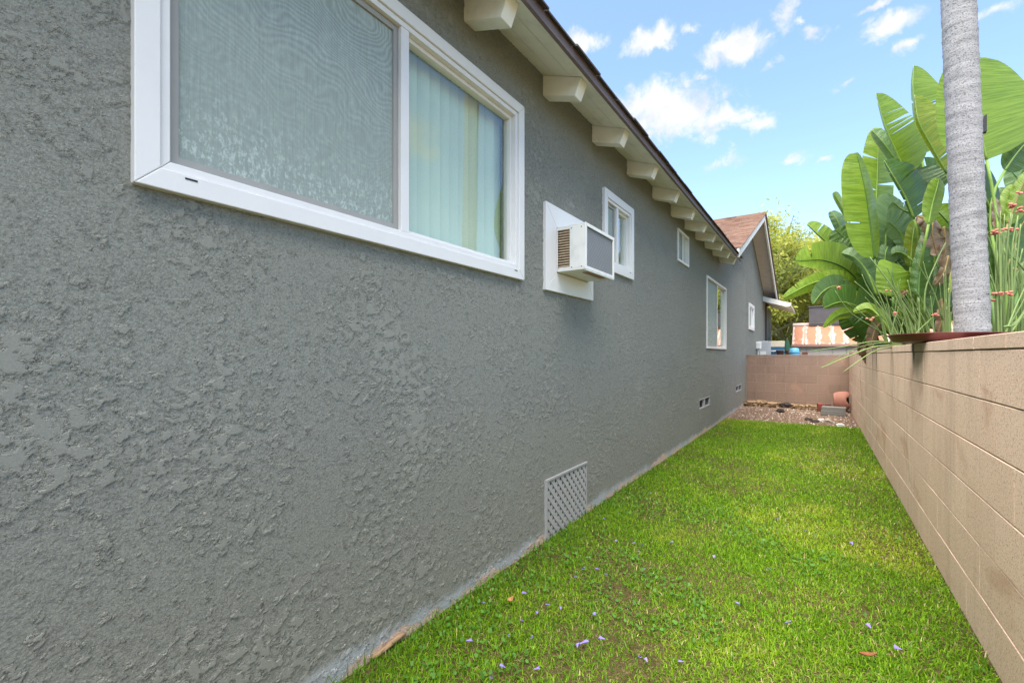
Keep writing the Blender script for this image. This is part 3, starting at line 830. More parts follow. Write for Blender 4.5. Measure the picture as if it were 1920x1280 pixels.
# ---------------------------------------------------------------- air conditioner in the wall
ac = empty('air_conditioner', (-A, 2.91, 1.72), 'white through-wall air conditioner in a wide white trim frame', 'air conditioner')
AY0, AY1, AZ0, AZ1, AXF = 2.666, 3.158, 1.748, 2.042, -1.240
fy0, fy1, fz0, fz1 = 2.52, 3.256, 1.615, 2.18
m = MB()
o_ = [(fy0, fz0), (fy1, fz0), (fy1, fz1), (fy0, fz1)]; i_ = [(AY0 - .004, AZ0 - .004), (AY1 + .004, AZ0 - .004), (AY1 + .004, AZ1 + .004), (AY0 - .004, AZ1 + .004)]
for k in range(4):
    k2 = (k + 1) % 4; q = [o_[k], o_[k2], i_[k2], i_[k]]
    c = (sum(p[0] for p in q) / 4, sum(p[1] for p in q) / 4); q = [(p[0] + (c[0] - p[0]) * .003, p[1] + (c[1] - p[1]) * .003) for p in q]
    m.hexa([(-A - .005, *p) for p in q], [(-A + .022, *p) for p in q])
m.build('trim_frame', 'vinyl', ac, bevel=.002)
# housing: shell with an open coil front and louvred cheek
t = .004; m = MB()
m.box(-A - .03, AXF, AY0, AY1, AZ1 - t, AZ1); m.box(-A - .03, AXF, AY0, AY1, AZ0, AZ0 + .012)
m.box(-A - .03, AXF, AY1 - t, AY1, AZ0 + .0125, AZ1 - t - .0005)
cx = -A + .022; lx1 = -1.345
m.box(lx1, AXF, AY0, AY0 + t, AZ0 + .0125, AZ1 - t - .0005)
m.box(-A - .03, lx1 - .0005, AY0, AY0 + t, AZ0 + .0125, AZ0 + .026); m.box(-A - .03, lx1 - .0005, AY0, AY0 + t, AZ1 - .022, AZ1 - t - .0005)
m.box(-A - .03, cx + .006, AY0, AY0 + t, AZ0 + .0265, AZ1 - .0225)
m.build('housing', 'ac_paint', ac, bevel=.0015)
n = 15
for k in range(n):
    z = AZ0 + .030 + (AZ1 - AZ0 - .055) * k / (n - 1); s_ = MB()
    s_.prism([(AY0 - .001, z), (AY0 + .007, z + .004), (AY0 + .007, z + .0085), (AY0 - .001, z + .0045)], 'x', cx + .0065, lx1 - .001)
    s_.build('louvre', 'louvre_tan', ac)
m = MB(); m.box(cx + .004, lx1 + .01, AY0 + .03, AY0 + .034, AZ0 + .02, AZ1 - .01); m.build('side_backing', 'litter_bark', ac)
m = MB(); ring(m, AY0, AY1, AZ0 + .001, AZ1 + .006, .022, AXF + .0005, AXF + .009); m.build('front_frame', 'ac_paint', ac, bevel=.0015)
m = MB(); m.box(AXF - .02, AXF - .016, AY0 + .01, AY1 - .01, AZ0 + .014, AZ1 - .006); m.build('coil', 'steel_dark', ac)
n = 30
for k in range(n):
    z = AZ0 + .026 + (AZ1 - AZ0 - .05) * k / (n - 1); s_ = MB(); s_.box(AXF - .008, AXF - .002, AY0 + .018, AY1 - .018, z, z + .0042); s_.build('front_fin', 'box_grey', ac)
for (sx, sz) in ((-1.33, AZ0 + .02), (-1.26, AZ0 + .02), (-1.26, AZ1 - .02), (-1.33, AZ1 - .02)):
    m = MB(); m.prism([(sx + .0035 * math.cos(t_ * math.pi / 4), sz + .0035 * math.sin(t_ * math.pi / 4)) for t_ in range(8)], 'y', AY0 - .003, AY0 - .0002); m.build('screw', 'bracket_metal', ac)
m = MB(); m.box(AXF - .06, AXF - .02, AY0 + .1, AY1 - .1, AZ0 - .004, AZ0 - .0003); m.build('drain_pan', 'rust_rib', ac)
m = MB(); m.prism([(AXF - .002, AZ0 - .006), (AXF + .008, AZ0 - .006), (AXF + .008, AZ0), (AXF - .002, AZ0)], 'y', AY0 + .005, AY1 - .005); m.build('drip_lip', 'ac_paint', ac)
# ---------------------------------------------------------------- lawn
def blades(x, y, z, L, W, lean, cols):
    n = len(x); az = rng.random(n) * 2 * np.pi; az2 = az + np.pi / 2 + rng.normal(0, .5, n)
    dx, dy = np.cos(az), np.sin(az); lx, ly = np.cos(az2), np.sin(az2)
    base = np.stack([x, y, z], -1); wv = np.stack([dx, dy, np.zeros(n)], -1) * (W / 2)[:, None]
    s, c = np.sin(lean), np.cos(lean)
    mid = base + np.stack([lx * s * .45, ly * s * .45, c * .55], -1) * L[:, None]
    s2 = np.sin(np.minimum(lean * 1.9, 1.75)); c2 = np.cos(np.minimum(lean * 1.9, 1.75))
    tip = mid + np.stack([lx * s2 * .5, ly * s2 * .5, c2 * .5], -1) * L[:, None]
    v = np.stack([base - wv, base + wv, mid - wv * .85, mid + wv * .85, tip], 1).reshape(-1, 3)
    k = np.arange(n)[:, None] * 5
    t = np.concatenate([k + [0, 1, 3], k + [0, 3, 2], k + [2, 3, 4]], 1).reshape(-1, 3)
    return v, t, np.repeat(cols, 5, 0)
def lawn_points(n, y0, y1):
    y = y0 + rng.random(n) * (y1 - y0); x = -A + .01 + rng.random(n) * (A + B - .015)
    return x, y
parts = []
for (y0, y1, dens, Lm, Wm) in ((.2, 1.9, 26000, .031, .0034), (1.9, 3.4, 25000, .032, .0038), (3.4, 5.4, 13500, .034, .0050), (5.4, 9.33, 9500, .036, .0062)):
    n = int((y1 - y0) * (A + B) * dens); x, y = lawn_points(n, y0, y1)
    if y1 > 9: y = y - np.clip(y - 9.26 - .05 * vnoise(x, y, 5, 77), 0, 1) * 1.6
    patch = vnoise(x, y, 1.1, 41) * .5 + vnoise(x, y, 3.6, 42) * .32 + vnoise(x, y, 9.5, 43) * .18
    yel = vnoise(x, y, .8, 51) * .45 + vnoise(x, y, 2.6, 52) * .35 + vnoise(x, y, 14, 53) * .2
    near = np.clip((3.0 - y) / 1.2, 0, 1)
    bare = np.clip((patch - .53) * 7, 0, 1) * near * .72 + np.clip((patch - .62) * 5, 0, 1) * (1 - near) * .3
    edge = np.clip(1 - (x + A) / .06, 0, 1) * vnoise(y, y * 0 + 3, 4, 44)
    keep = rng.random(n) > np.maximum(bare, edge * .7)
    x, y, yel, patch, bare = x[keep], y[keep], yel[keep], patch[keep], bare[keep]; n = len(x)
    L = Lm * (0.6 + .7 * rng.random(n)) * (1 - .25 * bare); W = Wm * (.7 + .6 * rng.random(n)); lean = np.abs(rng.normal(.85, .42, n))
    r = rng.random((n, 1))
    gcol = np.array([.062, .185, .005]) * (1 - r) + np.array([.245, .43, .010]) * r
    ycol = np.array([.38, .47, .03]); straw = np.array([.56, .48, .22]); brown = np.array([.16, .09, .045])
    ymix = np.clip((yel - .54) * 3.2 + rng.normal(0, .14, n), 0, .6)[:, None]
    spot = np.exp(-(((x - .12) / .28) ** 2 + ((y - 6.3) / 1.1) ** 2))[:, None] * .55
    col = gcol * (1 - ymix) + ycol * ymix
    sp = rng.random((n, 1)) < (.03 + .22 * spot + .10 * ymix)
    col = np.where(sp, straw * (.7 + .5 * r), col)
    bp = rng.random((n, 1)) < (.04 + .22 * bare[:, None])
    col = np.where(bp, brown * (.7 + .8 * r), col); lean = np.where(bp[:, 0], lean + .7, lean)
    parts.append(blades(x, y, np.full(n, -.004), L, W, lean, col))
# straggling taller blades and broad clover-like leaflets near the house foot
n = 3000; y = .4 + rng.random(n) ** 1.2 * 4.5; side = rng.random(n) < .35
x = np.where(side, -A + .01 + np.abs(rng.normal(0, .07, n)), -A + .02 + rng.random(n) * (A + B - .03))
cc = np.array([.07, .17, .012]) + rng.random((n, 1)) * np.array([.08, .10, .006])
parts.append(blades(x, y, np.full(n, 0.0), .045 + .03 * rng.random(n), np.full(n, .0048), np.abs(rng.normal(.6, .3, n)), cc))
off = 0; V = []; T = []; Cc = []
for v, t, c in parts: V.append(v); T.append(t + off); Cc.append(c); off += len(v)
# clover leaflets
n = 5200; y = .5 + rng.random(n) * 3.4; x = -A + .02 + rng.random(n) * (A + B - .04)
ok = vnoise(x, y, 1.7, 61) * .6 + vnoise(x, y, 5, 62) * .4 > .53; x, y = x[ok], y[ok]; n = len(x)
h = .012 + .024 * rng.random(n); rad = .0055 + .0045 * rng.random(n)
ang = np.linspace(0, 2 * np.pi, 6)[:-1]; tilt = rng.normal(0, .45, (n, 2))
ox = np.cos(ang)[None] * rad[:, None]; oy = np.sin(ang)[None] * rad[:, None]; oz = ox * tilt[:, :1] + oy * tilt[:, 1:]
v = np.stack([x[:, None] + ox, y[:, None] + oy, h[:, None] + oz], -1).reshape(-1, 3); k = np.arange(n)[:, None] * 5
t = np.concatenate([k + [0, 1, 2], k + [0, 2, 3], k + [0, 3, 4]], 1).reshape(-1, 3)
c = np.repeat(np.array([.06, .17, .02]) + rng.random((n, 1)) * np.array([.06, .12, .02]), 5, 0)
V.append(v); T.append(t + off); Cc.append(c)
o = np_object('grass', np.concatenate(V), np.concatenate(T), 'grass', np.concatenate(Cc))
tag(o, 'bright green mown lawn with yellowish and bare brown patches between the walls', 'grass', kind='stuff')

# ---------------------------------------------------------------- palm
PX, PY = .95, 4.74
bot, top = P(1824, 640, 3.42), P(1797, 0, 3.44)
axis = (top - bot); slope = axis / axis.z
palm = empty('palm_tree', (bot.x, bot.y, 1.19), 'tall palm with a ringed smooth grey trunk rising from the planter', 'palm tree')
def trunk_c(z): return bot + slope * (z - bot.z)
m = MB(); prof = []; rr = random.Random(5); z = 1.10; vs = []; fs = []; n = 28; rows = 0
while z < 7.6:
    r_ = .100 - .0005 * min(1, (z - 1.1) / 2.0) - .0020 * max(0, z - 3.1) + .008 * max(0, 1 - (z - 1.1) / .35)
    c = trunk_c(z); ph = rr.uniform(0, 6); ring = rr.choice((0, 0, 0, 0, .0008, .0018))
    for k in range(n):
        an = 2 * math.pi * k / n; q = r_ + rr.uniform(-.0012, .0012) + ring + .002 * math.sin(an * 2 + ph)
        vs.append((c.x + q * math.cos(an), c.y + q * math.sin(an), z + .006 * math.sin(an + 1.0)))
    rows += 1; z += rr.uniform(.016, .026)
for i in range(rows - 1):
    for k in range(n): k2 = (k + 1) % n; fs.append((i * n + k, i * n + k2, (i + 1) * n + k2, (i + 1) * n + k))
fs.append(tuple(range((rows - 1) * n, rows * n)))
m.add(vs, fs); m.build('trunk', 'palm_bark', palm, smooth=True)
ctop = trunk_c(7.5); V = []; T = []; Cc = []; off = 0
for f in range(18):
    az = f * 2.4; el = 1.2 - 1.5 * (f / 18); Lf = 2.3; pts = []
    for s in range(9):
        t = s / 8; e = el - 1.5 * t * t
        pts.append((t, Vector((math.cos(az), math.sin(az), 0)), e))
    p = Vector(ctop); path = [p.copy()]
    for t, dxy, e in pts[1:]: p = p + (dxy * math.cos(e) + Vector((0, 0, 1)) * math.sin(e)) * Lf / 8; path.append(p.copy())
    side = Vector((-math.sin(az), math.cos(az), 0))
    for s in range(56):
        t = (s + .5) / 56; q = t * 8; i = min(7, int(q)); c = path[i].lerp(path[i + 1], q - i); tg = (path[i + 1] - path[i]).normalized()
        ll = .55 * math.sin(math.pi * (t * .85 + .1))
        for sg in (-1, 1):
            e = c + (side * sg * .8 + tg * .5 - Vector((0, 0, .45))) * ll
            V += [c - tg * .012, c + tg * .012, e]; T.append((off, off + 1, off + 2)); off += 3
            Cc += [(.05, .11, .02)] * 3
np_object('crown', np.array([list(q) for q in V]), np.array(T), 'tree_leaf', np.array(Cc), parent=None)
o = bpy.data.objects['crown']; o.parent = palm; o.location = -wl(palm)
# bracket
c = P(1845, 232, 3.40)
m = MB(); m.hexa([c + Vector((-.012, -.02, -.07)), c + Vector((.012, -.02, -.07)), c + Vector((.014, .02, -.07)), c + Vector((-.012, .02, -.07))],
                 [c + Vector((-.016, -.022, .045)), c + Vector((.012, -.022, .06)), c + Vector((.014, .022, .06)), c + Vector((-.016, .022, .045))])
m.hexa([c + Vector((-.05, -.01, .0)), c + Vector((-.0125, -.01, .0)), c + Vector((-.0125, .01, .0)), c + Vector((-.05, .01, .0))],
       [c + Vector((-.05, -.01, .02)), c + Vector((-.0125, -.01, .02)), c + Vector((-.0125, .01, .02)), c + Vector((-.05, .01, .02))])
tag(m.build('bracket', 'bracket_metal', bevel=.003), 'small dark metal bracket fixed to the side of the palm trunk', 'bracket')

# ---------------------------------------------------------------- giant strelitzia
def cat(pts, n):
    pts = [Vector(p) for p in pts]
    if len(pts) == 2: return [pts[0].lerp(pts[1], i / (n - 1)) for i in range(n)]
    q = [2 * pts[0] - pts[1]] + pts + [2 * pts[-1] - pts[-2]]; out = []; segs = len(pts) - 1
    for i in range(n):
        s = i / (n - 1) * segs; k = min(segs - 1, int(s)); t = s - k; a, b, c, d = q[k], q[k + 1], q[k + 2], q[k + 3]
        out.append(.5 * ((2 * b) + (c - a) * t + (2 * a - 5 * b + 4 * c - d) * t * t + (3 * b - a - 3 * c + d) * t ** 3))
    return out
def leaf(plant, base, px, wl_, wr_, dl=0.0, dr=0.0, mat='leaf_green', rib='rib_green', tears=2, seed=0, peak=.42, tip=.55, stalk=True, curl=0.0, wavy=.0):
    rr = random.Random(seed * 13 + 5); N = 41; um, vm, _ = px[len(px) // 2]; RAY = (P(um, vm, 1.0) - cam.location).normalized()
    mid = cat([P(*p) for p in px], N); Zs = [p[2] for p in px]
    def Zat(t): s = t * (len(Zs) - 1); i = min(len(Zs) - 2, int(s)); return Zs[i] + (Zs[i + 1] - Zs[i]) * (s - i)
    def at(t):
        t = min(1, max(0, t)); s = t * (N - 1); i = min(N - 2, int(s)); return mid[i].lerp(mid[i + 1], s - i), (mid[i + 1] - mid[i]).normalized()
    ex = tip; a_ = ex * peak / (1 - peak)
    nrm_ = (peak ** a_) * ((1 - peak) ** ex)
    def prof(t): return ((t + .004) ** a_) * ((1 - t + .002) ** ex) / nrm_
    m = MB(); S = 5
    ph1, ph2 = rr.uniform(0, 6), rr.uniform(0, 6)
    for side, wpx, dd in ((1, wl_, dl), (-1, wr_, dr)):
        if wpx == 0: continue
        nb = tears if side == (1 if wl_ >= wr_ else -1) else max(0, tears - 1)
        bs = [0.0] + sorted(rr.uniform(.12, .93) for _ in range(nb)) + [1.0]
        for j in range(len(bs) - 1):
            a, b = bs[j], bs[j + 1]
            if b - a < .02: continue
            nn = max(3, int((b - a) * 34)); vs = []; uvs = []
            gap = min(.4, .018 / (b - a)) * rr.uniform(.6, 2.0); dro = rr.uniform(-.35, .35) if nb else 0; shift = rr.uniform(-.01, .02)
            for i in range(nn + 1):
                for s in range(S + 1):
                    q = s / S; t = a + (b - a) * i / nn
                    c0 = (a + b) / 2; tt = c0 + (t - c0) * (1 - gap * q * (1 if nb else 0)) + shift * q * (1 if nb else 0)
                    tt = min(.999, max(0, tt))
                    c, T_ = at(tt); sx, sy = T_.dot(SCR_R), T_.dot(SCR_U); L = math.hypot(sx, sy) + 1e-6
                    pv = (SCR_R * (-sy) + SCR_U * sx) / L * side; wm = wpx * Zat(tt) / FPX * prof(tt)
                    p = c + pv * (wm * q) + RAY * (dd * prof(tt) * q ** 1.4 * (1 + dro * q)) + T_ * (.16 * wm * q)
                    p = p - Vector((0, 0, 1)) * (curl * wm * q * q) + RAY * (wavy * math.sin(tt * 17 + ph1 + side) * q * q)
                    p = p + RAY * (.006 * math.sin(tt * 46 + ph2) * q)
                    vs.append(p); uvs.append((tt, side * q))
            fs = []
            for i in range(nn):
                for s in range(S):
                    k = i * (S + 1) + s; f = (k, k + 1, k + S + 2, k + S + 1); fs.append(f if side < 0 else f[::-1])
            m.add(vs, fs, uvs)
    lf = m.build('leaf', mat, plant, smooth=True, origin=tuple(mid[0]))
    rb = MB()
    rad = [.011 * (1 - .8 * i / (N - 1)) * (Zs[0] / 5) for i in range(N)]
    rb.tube([p - RAY * .004 for p in mid[::2]], rad[::2], 6); rb.build('midrib', rib, lf, smooth=True)
    if stalk:
        b0 = Vector(base) + Vector((rr.uniform(-.08, .08), rr.uniform(-.08, .08), -.05)); e = mid[0]; T0 = (mid[2] - mid[0]).normalized()
        Lh = (e - b0).length; pts = []
        for i in range(11):
            t = i / 10; c1 = b0 + Vector((0, 0, 1)) * Lh * .35; c2 = e - T0 * Lh * .35
            pts.append(b0 * (1 - t) ** 3 + c1 * 3 * t * (1 - t) ** 2 + c2 * 3 * t * t * (1 - t) + e * t ** 3)
        st = MB(); st.tube(pts, [.030 - .018 * min(1, i / 6) for i in range(11)], 7); st.build('stalk', rib, lf, smooth=True)
    return lf
C1, C2, C3 = Vector((.98, 7.5, 1.2)), Vector((1.45, 6.0, 1.2)), Vector((1.10, 8.7, 1.2))
s1 = empty('bird_of_paradise_plant', C1, 'giant bird of paradise clump with upright torn paddle leaves left of the palm trunk', 'plant', 'bird of paradise clumps in the planter')
s2 = empty('bird_of_paradise_plant', C2, 'giant bird of paradise clump with one huge round leaf right of the palm trunk', 'plant', 'bird of paradise clumps in the planter')
s3 = empty('bird_of_paradise_plant', C3, 'giant bird of paradise clump whose leaves droop over the far end of the block wall', 'plant', 'bird of paradise clumps in the planter')
LF = leaf
# upright leaves (base -> tip)
LF(s1, C1, [(1640, 485, 5.3), (1633, 430, 5.3), (1622, 355, 5.3), (1606, 286, 5.35)], 47, 16, .05, .22, 'leaf_green', 'rib_deep', 1, 1, .45, .42)
LF(s1, C1, [(1641, 420, 5.9), (1643, 380, 5.9), (1646, 300, 5.95), (1647, 240, 6.0)], 32, 32, .1, .1, 'leaf_green', 'rib_green', 2, 2, .40, .40)
LF(s1, C1, [(1700, 320, 5.7), (1680, 300, 5.7), (1656, 268, 5.7), (1636, 245, 5.75)], 12, 22, .12, .02, 'leaf_grey', 'rib_green', 1, 3, .55, .40)
LF(s1, C1, [(1700, 330, 5.2), (1684, 292, 5.2), (1660, 237, 5.2), (1642, 174, 5.25)], 4, 62, .2, .10, 'leaf_green', 'rib_green', 4, 4, .40, .62)
LF(s1, C1, [(1728, 290, 5.45), (1717, 222, 5.45), (1712, 165, 5.45), (1713, 123, 5.5)], 5, 60, .25, .10, 'leaf_green', 'rib_green', 2, 5, .36, .55)
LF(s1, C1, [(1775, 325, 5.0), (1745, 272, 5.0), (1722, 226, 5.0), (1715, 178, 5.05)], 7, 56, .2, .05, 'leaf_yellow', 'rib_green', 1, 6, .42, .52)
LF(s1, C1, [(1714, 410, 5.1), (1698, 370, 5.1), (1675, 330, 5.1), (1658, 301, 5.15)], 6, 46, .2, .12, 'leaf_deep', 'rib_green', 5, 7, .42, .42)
LF(s1, C1, [(1742, 372, 5.25), (1730, 345, 5.25), (1716, 318, 5.3)], 8, 62, .2, -.05, 'leaf_deep', 'rib_green', 1, 8, .45, .40)
LF(s1, C1, [(1741, 420, 4.7), (1748, 385, 4.7), (1757, 352, 4.7), (1761, 334, 4.72)], 20, 17, .06, .12, 'leaf_green', 'rib_green', 0, 9, .42, .60)
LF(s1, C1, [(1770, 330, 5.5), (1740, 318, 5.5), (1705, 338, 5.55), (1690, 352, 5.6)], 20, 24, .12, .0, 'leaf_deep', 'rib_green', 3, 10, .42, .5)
# middle of the clump
LF(s1, C1, [(1660, 470, 5.75), (1663, 430, 5.75), (1676, 395, 5.8), (1684, 372, 5.85)], 42, 20, .08, .05, 'leaf_grey', 'rib_green', 1, 11, .45, .42)
LF(s1, C1, [(1716, 402, 5.6), (1705, 398, 5.6), (1690, 392, 5.6), (1674, 378, 5.6)], 34, 14, .1, .05, 'leaf_grey', 'rib_green', 2, 12, .45, .5)
LF(s1, C1, [(1700, 470, 5.5), (1690, 440, 5.5), (1672, 420, 5.5), (1662, 416, 5.5)], 22, 34, .1, .06, 'leaf_grey', 'rib_green', 2, 13, .45, .5)
LF(s1, C1, [(1707, 500, 5.35), (1709, 470, 5.35), (1712, 440, 5.35), (1716, 415, 5.4)], 16, 16, .05, .05, 'leaf_yellow', 'rib_green', 0, 14, .45, .4)
LF(s1, C1, [(1674, 556, 5.0), (1674, 535, 5.0), (1673, 510, 5.0), (1672, 492, 5.05)], 32, 34, .05, .05, 'leaf_green', 'rib_deep', 0, 15, .42, .32)
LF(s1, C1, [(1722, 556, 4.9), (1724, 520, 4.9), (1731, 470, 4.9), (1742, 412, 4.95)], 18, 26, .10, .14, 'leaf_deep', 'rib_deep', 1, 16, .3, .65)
LF(s1, C1, [(1660, 505, 5.45), (1659, 490, 5.45), (1661, 472, 5.45), (1665, 462, 5.5)], 15, 22, .05, .05, 'leaf_grey', 'rib_green', 0, 17, .45, .45)
LF(s1, C1, [(1700, 480, 5.3), (1690, 474, 5.3), (1680, 473, 5.3), (1672, 476, 5.3)], 7, 12, .05, .05, 'leaf_grey', 'rib_green', 1, 18, .45, .45)
LF(s1, C1, [(1742, 600, 5.0), (1752, 560, 5.0), (1760, 520, 5.0), (1762, 500, 5.05)], 18, 20, .1, .1, 'leaf_deep', 'rib_deep', 0, 19, .45, .5)
# leaves leaning out over the alley
LF(s3, C3, [(1622, 545, 6.0), (1590, 507, 5.9), (1545, 488, 5.8), (1492, 489, 5.75)], 21, 40, -.05, .18, 'leaf_green', 'rib_deep', 3, 20, .42, .5)
LF(s3, C3, [(1608, 542, 5.85), (1575, 524, 5.75), (1525, 530, 5.7), (1468, 559, 5.65)], 17, 18, .1, .05, 'leaf_green', 'rib_green', 5, 21, .38, .5)
LF(s1, C1, [(1578, 474, 5.6), (1603, 483, 5.5), (1625, 508, 5.4), (1645, 555, 5.35)][::-1], 10, 22, .1, .05, 'leaf_grey', 'rib_green', 1, 22, .5, .5, False)
LF(s3, C3, [(1580, 470, 6.2), (1556, 458, 6.2), (1535, 440, 6.2), (1513, 420, 6.25)], 3, 24, .1, .1, 'leaf_green', 'rib_green', 2, 23, .45, .36)
LF(s3, C3, [(1590, 460, 6.35), (1580, 435, 6.35), (1569, 412, 6.35), (1558, 396, 6.4)], 12, 16, .1, .1, 'leaf_grey', 'rib_green', 2, 24, .5, .42)
LF(s3, C3, [(1590, 412, 6.5), (1580, 392, 6.5), (1568, 370, 6.5), (1564, 360, 6.5)], 6, 9, .1, .1, 'leaf_green', 'rib_green', 0, 25, .5, .4)
LF(s3, C3, [(1598, 545, 5.75), (1570, 536, 5.7), (1545, 545, 5.65), (1524, 570, 5.6)], 9, 22, .15, .0, 'leaf_grey', 'rib_green', 1, 26, .45, .55)
LF(s3, C3, [(1660, 615, 5.6), (1620, 582, 5.5), (1580, 566, 5.4), (1544, 577, 5.35)], 10, 34, .15, .05, 'leaf_deep', 'rib_green', 1, 27, .5, .5)
LF(s3, C3, [(1612, 578, 5.5), (1592, 586, 5.45), (1570, 592, 5.4), (1543, 614, 5.35)], 9, 12, .1, .0, 'leaf_green', 'rib_deep', 0, 28, .45, .6)
LF(s3, C3, [(1590, 500, 6.0), (1580, 490, 6.0), (1568, 478, 6.0), (1556, 466, 6.0)], 14, 26, .1, .1, 'leaf_grey', 'rib_green', 1, 29, .5, .5)
LF(s1, C1, [(1600, 585, 5.3), (1630, 578, 5.2), (1655, 600, 5.1), (1672, 625, 5.1)][::-1], 8, 12, .1, .05, 'leaf_green', 'rib_green', 0, 30, .5, .5, False)
# right of the trunk
LF(s2, C2, [(1850, 300, 4.3), (1838, 240, 4.3), (1830, 170, 4.32), (1832, 108, 4.35)], 80, 112, .06, .10, 'leaf_green', 'rib_green', 0, 31, .36, .42)
LF(s2, C2, [(1884, 320, 4.45), (1905, 290, 4.45), (1930, 262, 4.45), (1960, 240, 4.45)], 26, 32, .1, .1, 'leaf_deep', 'rib_green', 0, 32, .45, .45)
LF(s2, C2, [(1862, 400, 4.6), (1848, 370, 4.6), (1835, 335, 4.6), (1820, 300, 4.6)], 20, 30, .1, .1, 'leaf_deep', 'rib_green', 1, 33, .45, .5)
LF(s2, C2, [(1890, 420, 4.5), (1902, 385, 4.5), (1918, 345, 4.5), (1935, 320, 4.5)], 16, 26, .1, .1, 'leaf_green', 'rib_brown', 1, 34, .45, .5)
LF(s2, C2, [(1885, 520, 4.6), (1895, 480, 4.6), (1912, 430, 4.6), (1930, 400, 4.6)], 34, 34, .1, .1, 'leaf_deep', 'rib_brown', 1, 35, .45, .5)
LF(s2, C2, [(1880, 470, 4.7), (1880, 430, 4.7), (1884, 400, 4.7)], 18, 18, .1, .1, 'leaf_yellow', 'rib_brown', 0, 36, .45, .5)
LF(s2, C2, [(1900, 600, 4.5), (1912, 560, 4.5), (1930, 520, 4.5), (1950, 490, 4.5)], 34, 34, .1, .1, 'leaf_deep', 'rib_green', 1, 37, .45, .5)
LF(s2, C2, [(1868, 590, 4.7), (1870, 540, 4.7), (1872, 480, 4.7), (1868, 430, 4.7)], 30, 34, .1, .1, 'leaf_deep', 'rib_green', 1, 38, .45, .5)
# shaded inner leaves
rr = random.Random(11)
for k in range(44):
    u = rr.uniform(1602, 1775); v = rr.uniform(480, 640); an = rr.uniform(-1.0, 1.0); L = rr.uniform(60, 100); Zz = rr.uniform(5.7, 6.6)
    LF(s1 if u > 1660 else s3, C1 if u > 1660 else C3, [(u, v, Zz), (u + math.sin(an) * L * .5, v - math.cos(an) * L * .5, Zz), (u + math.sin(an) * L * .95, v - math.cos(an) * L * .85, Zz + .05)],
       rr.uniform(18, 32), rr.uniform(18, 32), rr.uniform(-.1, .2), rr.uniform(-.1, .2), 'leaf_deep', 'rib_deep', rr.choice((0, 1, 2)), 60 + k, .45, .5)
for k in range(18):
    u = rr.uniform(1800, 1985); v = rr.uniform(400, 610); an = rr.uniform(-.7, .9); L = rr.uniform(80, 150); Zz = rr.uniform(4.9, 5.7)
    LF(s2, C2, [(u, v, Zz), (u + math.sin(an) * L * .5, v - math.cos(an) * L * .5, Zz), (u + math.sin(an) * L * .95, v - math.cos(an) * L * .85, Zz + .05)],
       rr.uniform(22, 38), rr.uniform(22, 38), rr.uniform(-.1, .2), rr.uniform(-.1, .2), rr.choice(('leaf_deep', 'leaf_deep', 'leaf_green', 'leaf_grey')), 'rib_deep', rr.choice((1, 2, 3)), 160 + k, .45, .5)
# dead leaves
DEAD = [((1750, 410, 5.0), (1748, 440, 4.95), (1757, 478, 4.95), 24, 20), ((1720, 405, 5.05), (1735, 412, 5.0), (1752, 440, 5.0), 10, 16), ((1770, 425, 5.05), (1772, 465, 5.0), (1764, 500, 5.0), 14, 10),
        ((1778, 480, 4.9), (1770, 510, 4.85), (1752, 535, 4.85), 12, 10), ((1700, 545, 4.85), (1693, 550, 4.8), (1686, 556, 4.8), 6, 6), ((1765, 560, 4.9), (1768, 590, 4.9), (1758, 625, 4.9), 14, 12),
        ((1864, 370, 4.35), (1868, 395, 4.35), (1866, 425, 4.35), 10, 9), ((1655, 600, 5.6), (1640, 620, 5.5), (1632, 650, 5.45), 10, 14)]
for k, (a, b, c, l, r_) in enumerate(DEAD):
    pl = s2 if a[0] > 1840 else (s3 if a[0] < 1660 else s1)
    LF(pl, C1, [a, b, c], l, r_, .1, -.06, 'leaf_dead', 'rib_brown', 3, 100 + k, .5, .45, False, wavy=.05)
# thatch of dead leaves hanging over the wall at the far clump
for k in range(12):
    u = rr.uniform(1612, 1645); v = rr.uniform(606, 640); L = rr.uniform(22, 60); Zz = rr.uniform(6.25, 6.6)
    LF(s3, C3, [(u, v, Zz), (u + rr.uniform(-8, 6), v + L * .5, Zz - .03), (u + rr.uniform(-12, 10), v + L, Zz - .03)], rr.uniform(4, 9), rr.uniform(4, 9), rr.uniform(-.06, .08), rr.uniform(-.06, .08), 'leaf_dead', 'rib_brown', 2, 130 + k, .5, .45, False, wavy=.04)

# ---------------------------------------------------------------- slipper plants
def slipper(name, label, stems, flowers, loc):
    pl = empty('slipper_plant', loc, label, 'plant', 'pencil stemmed slipper plants in the planter')
    for pts, r0 in stems:
        s = MB(); q = cat(pts, 14); s.tube(q, [r0 * (1 - .55 * i / 13) for i in range(14)], 5); s.build('stem', 'slipper_stem', pl, smooth=True)
    for (u, v, Z), n in flowers:
        s = MB(); c = P(u, v, Z)
        for k in range(n):
            o = c + SCR_R * rr.uniform(-.035, .035) + SCR_U * rr.uniform(-.012, .012) + SCR_F * rr.uniform(-.02, .02)
            s.blob(o, (.014, .010, .009), k + int(u), 6, 4, .25)
        s.build('flower', 'coral_flower', pl, smooth=True)
    return pl
st = []
for k in range(48):
    u = rr.uniform(1866, 1960); Z = rr.uniform(3.3, 4.15); h = rr.uniform(110, 260); lean = rr.gauss(4, 16)
    st.append(([P(u, 646, Z), P(u + lean * .2, 646 - h * .4, Z), P(u + lean * .6, 646 - h * .75, Z), P(u + lean * 1.2 + rr.gauss(0, 5), 646 - h, Z)], rr.uniform(.007, .0115)))
for k in range(7):
    u = rr.uniform(1866, 1900); Z = rr.uniform(3.2, 3.6)
    st.append(([P(u, 640 - rr.uniform(0, 30), Z), P(u + 25, 610 - k * 6, Z), P(u + 60, 560 - k * 10, Z)], .007))
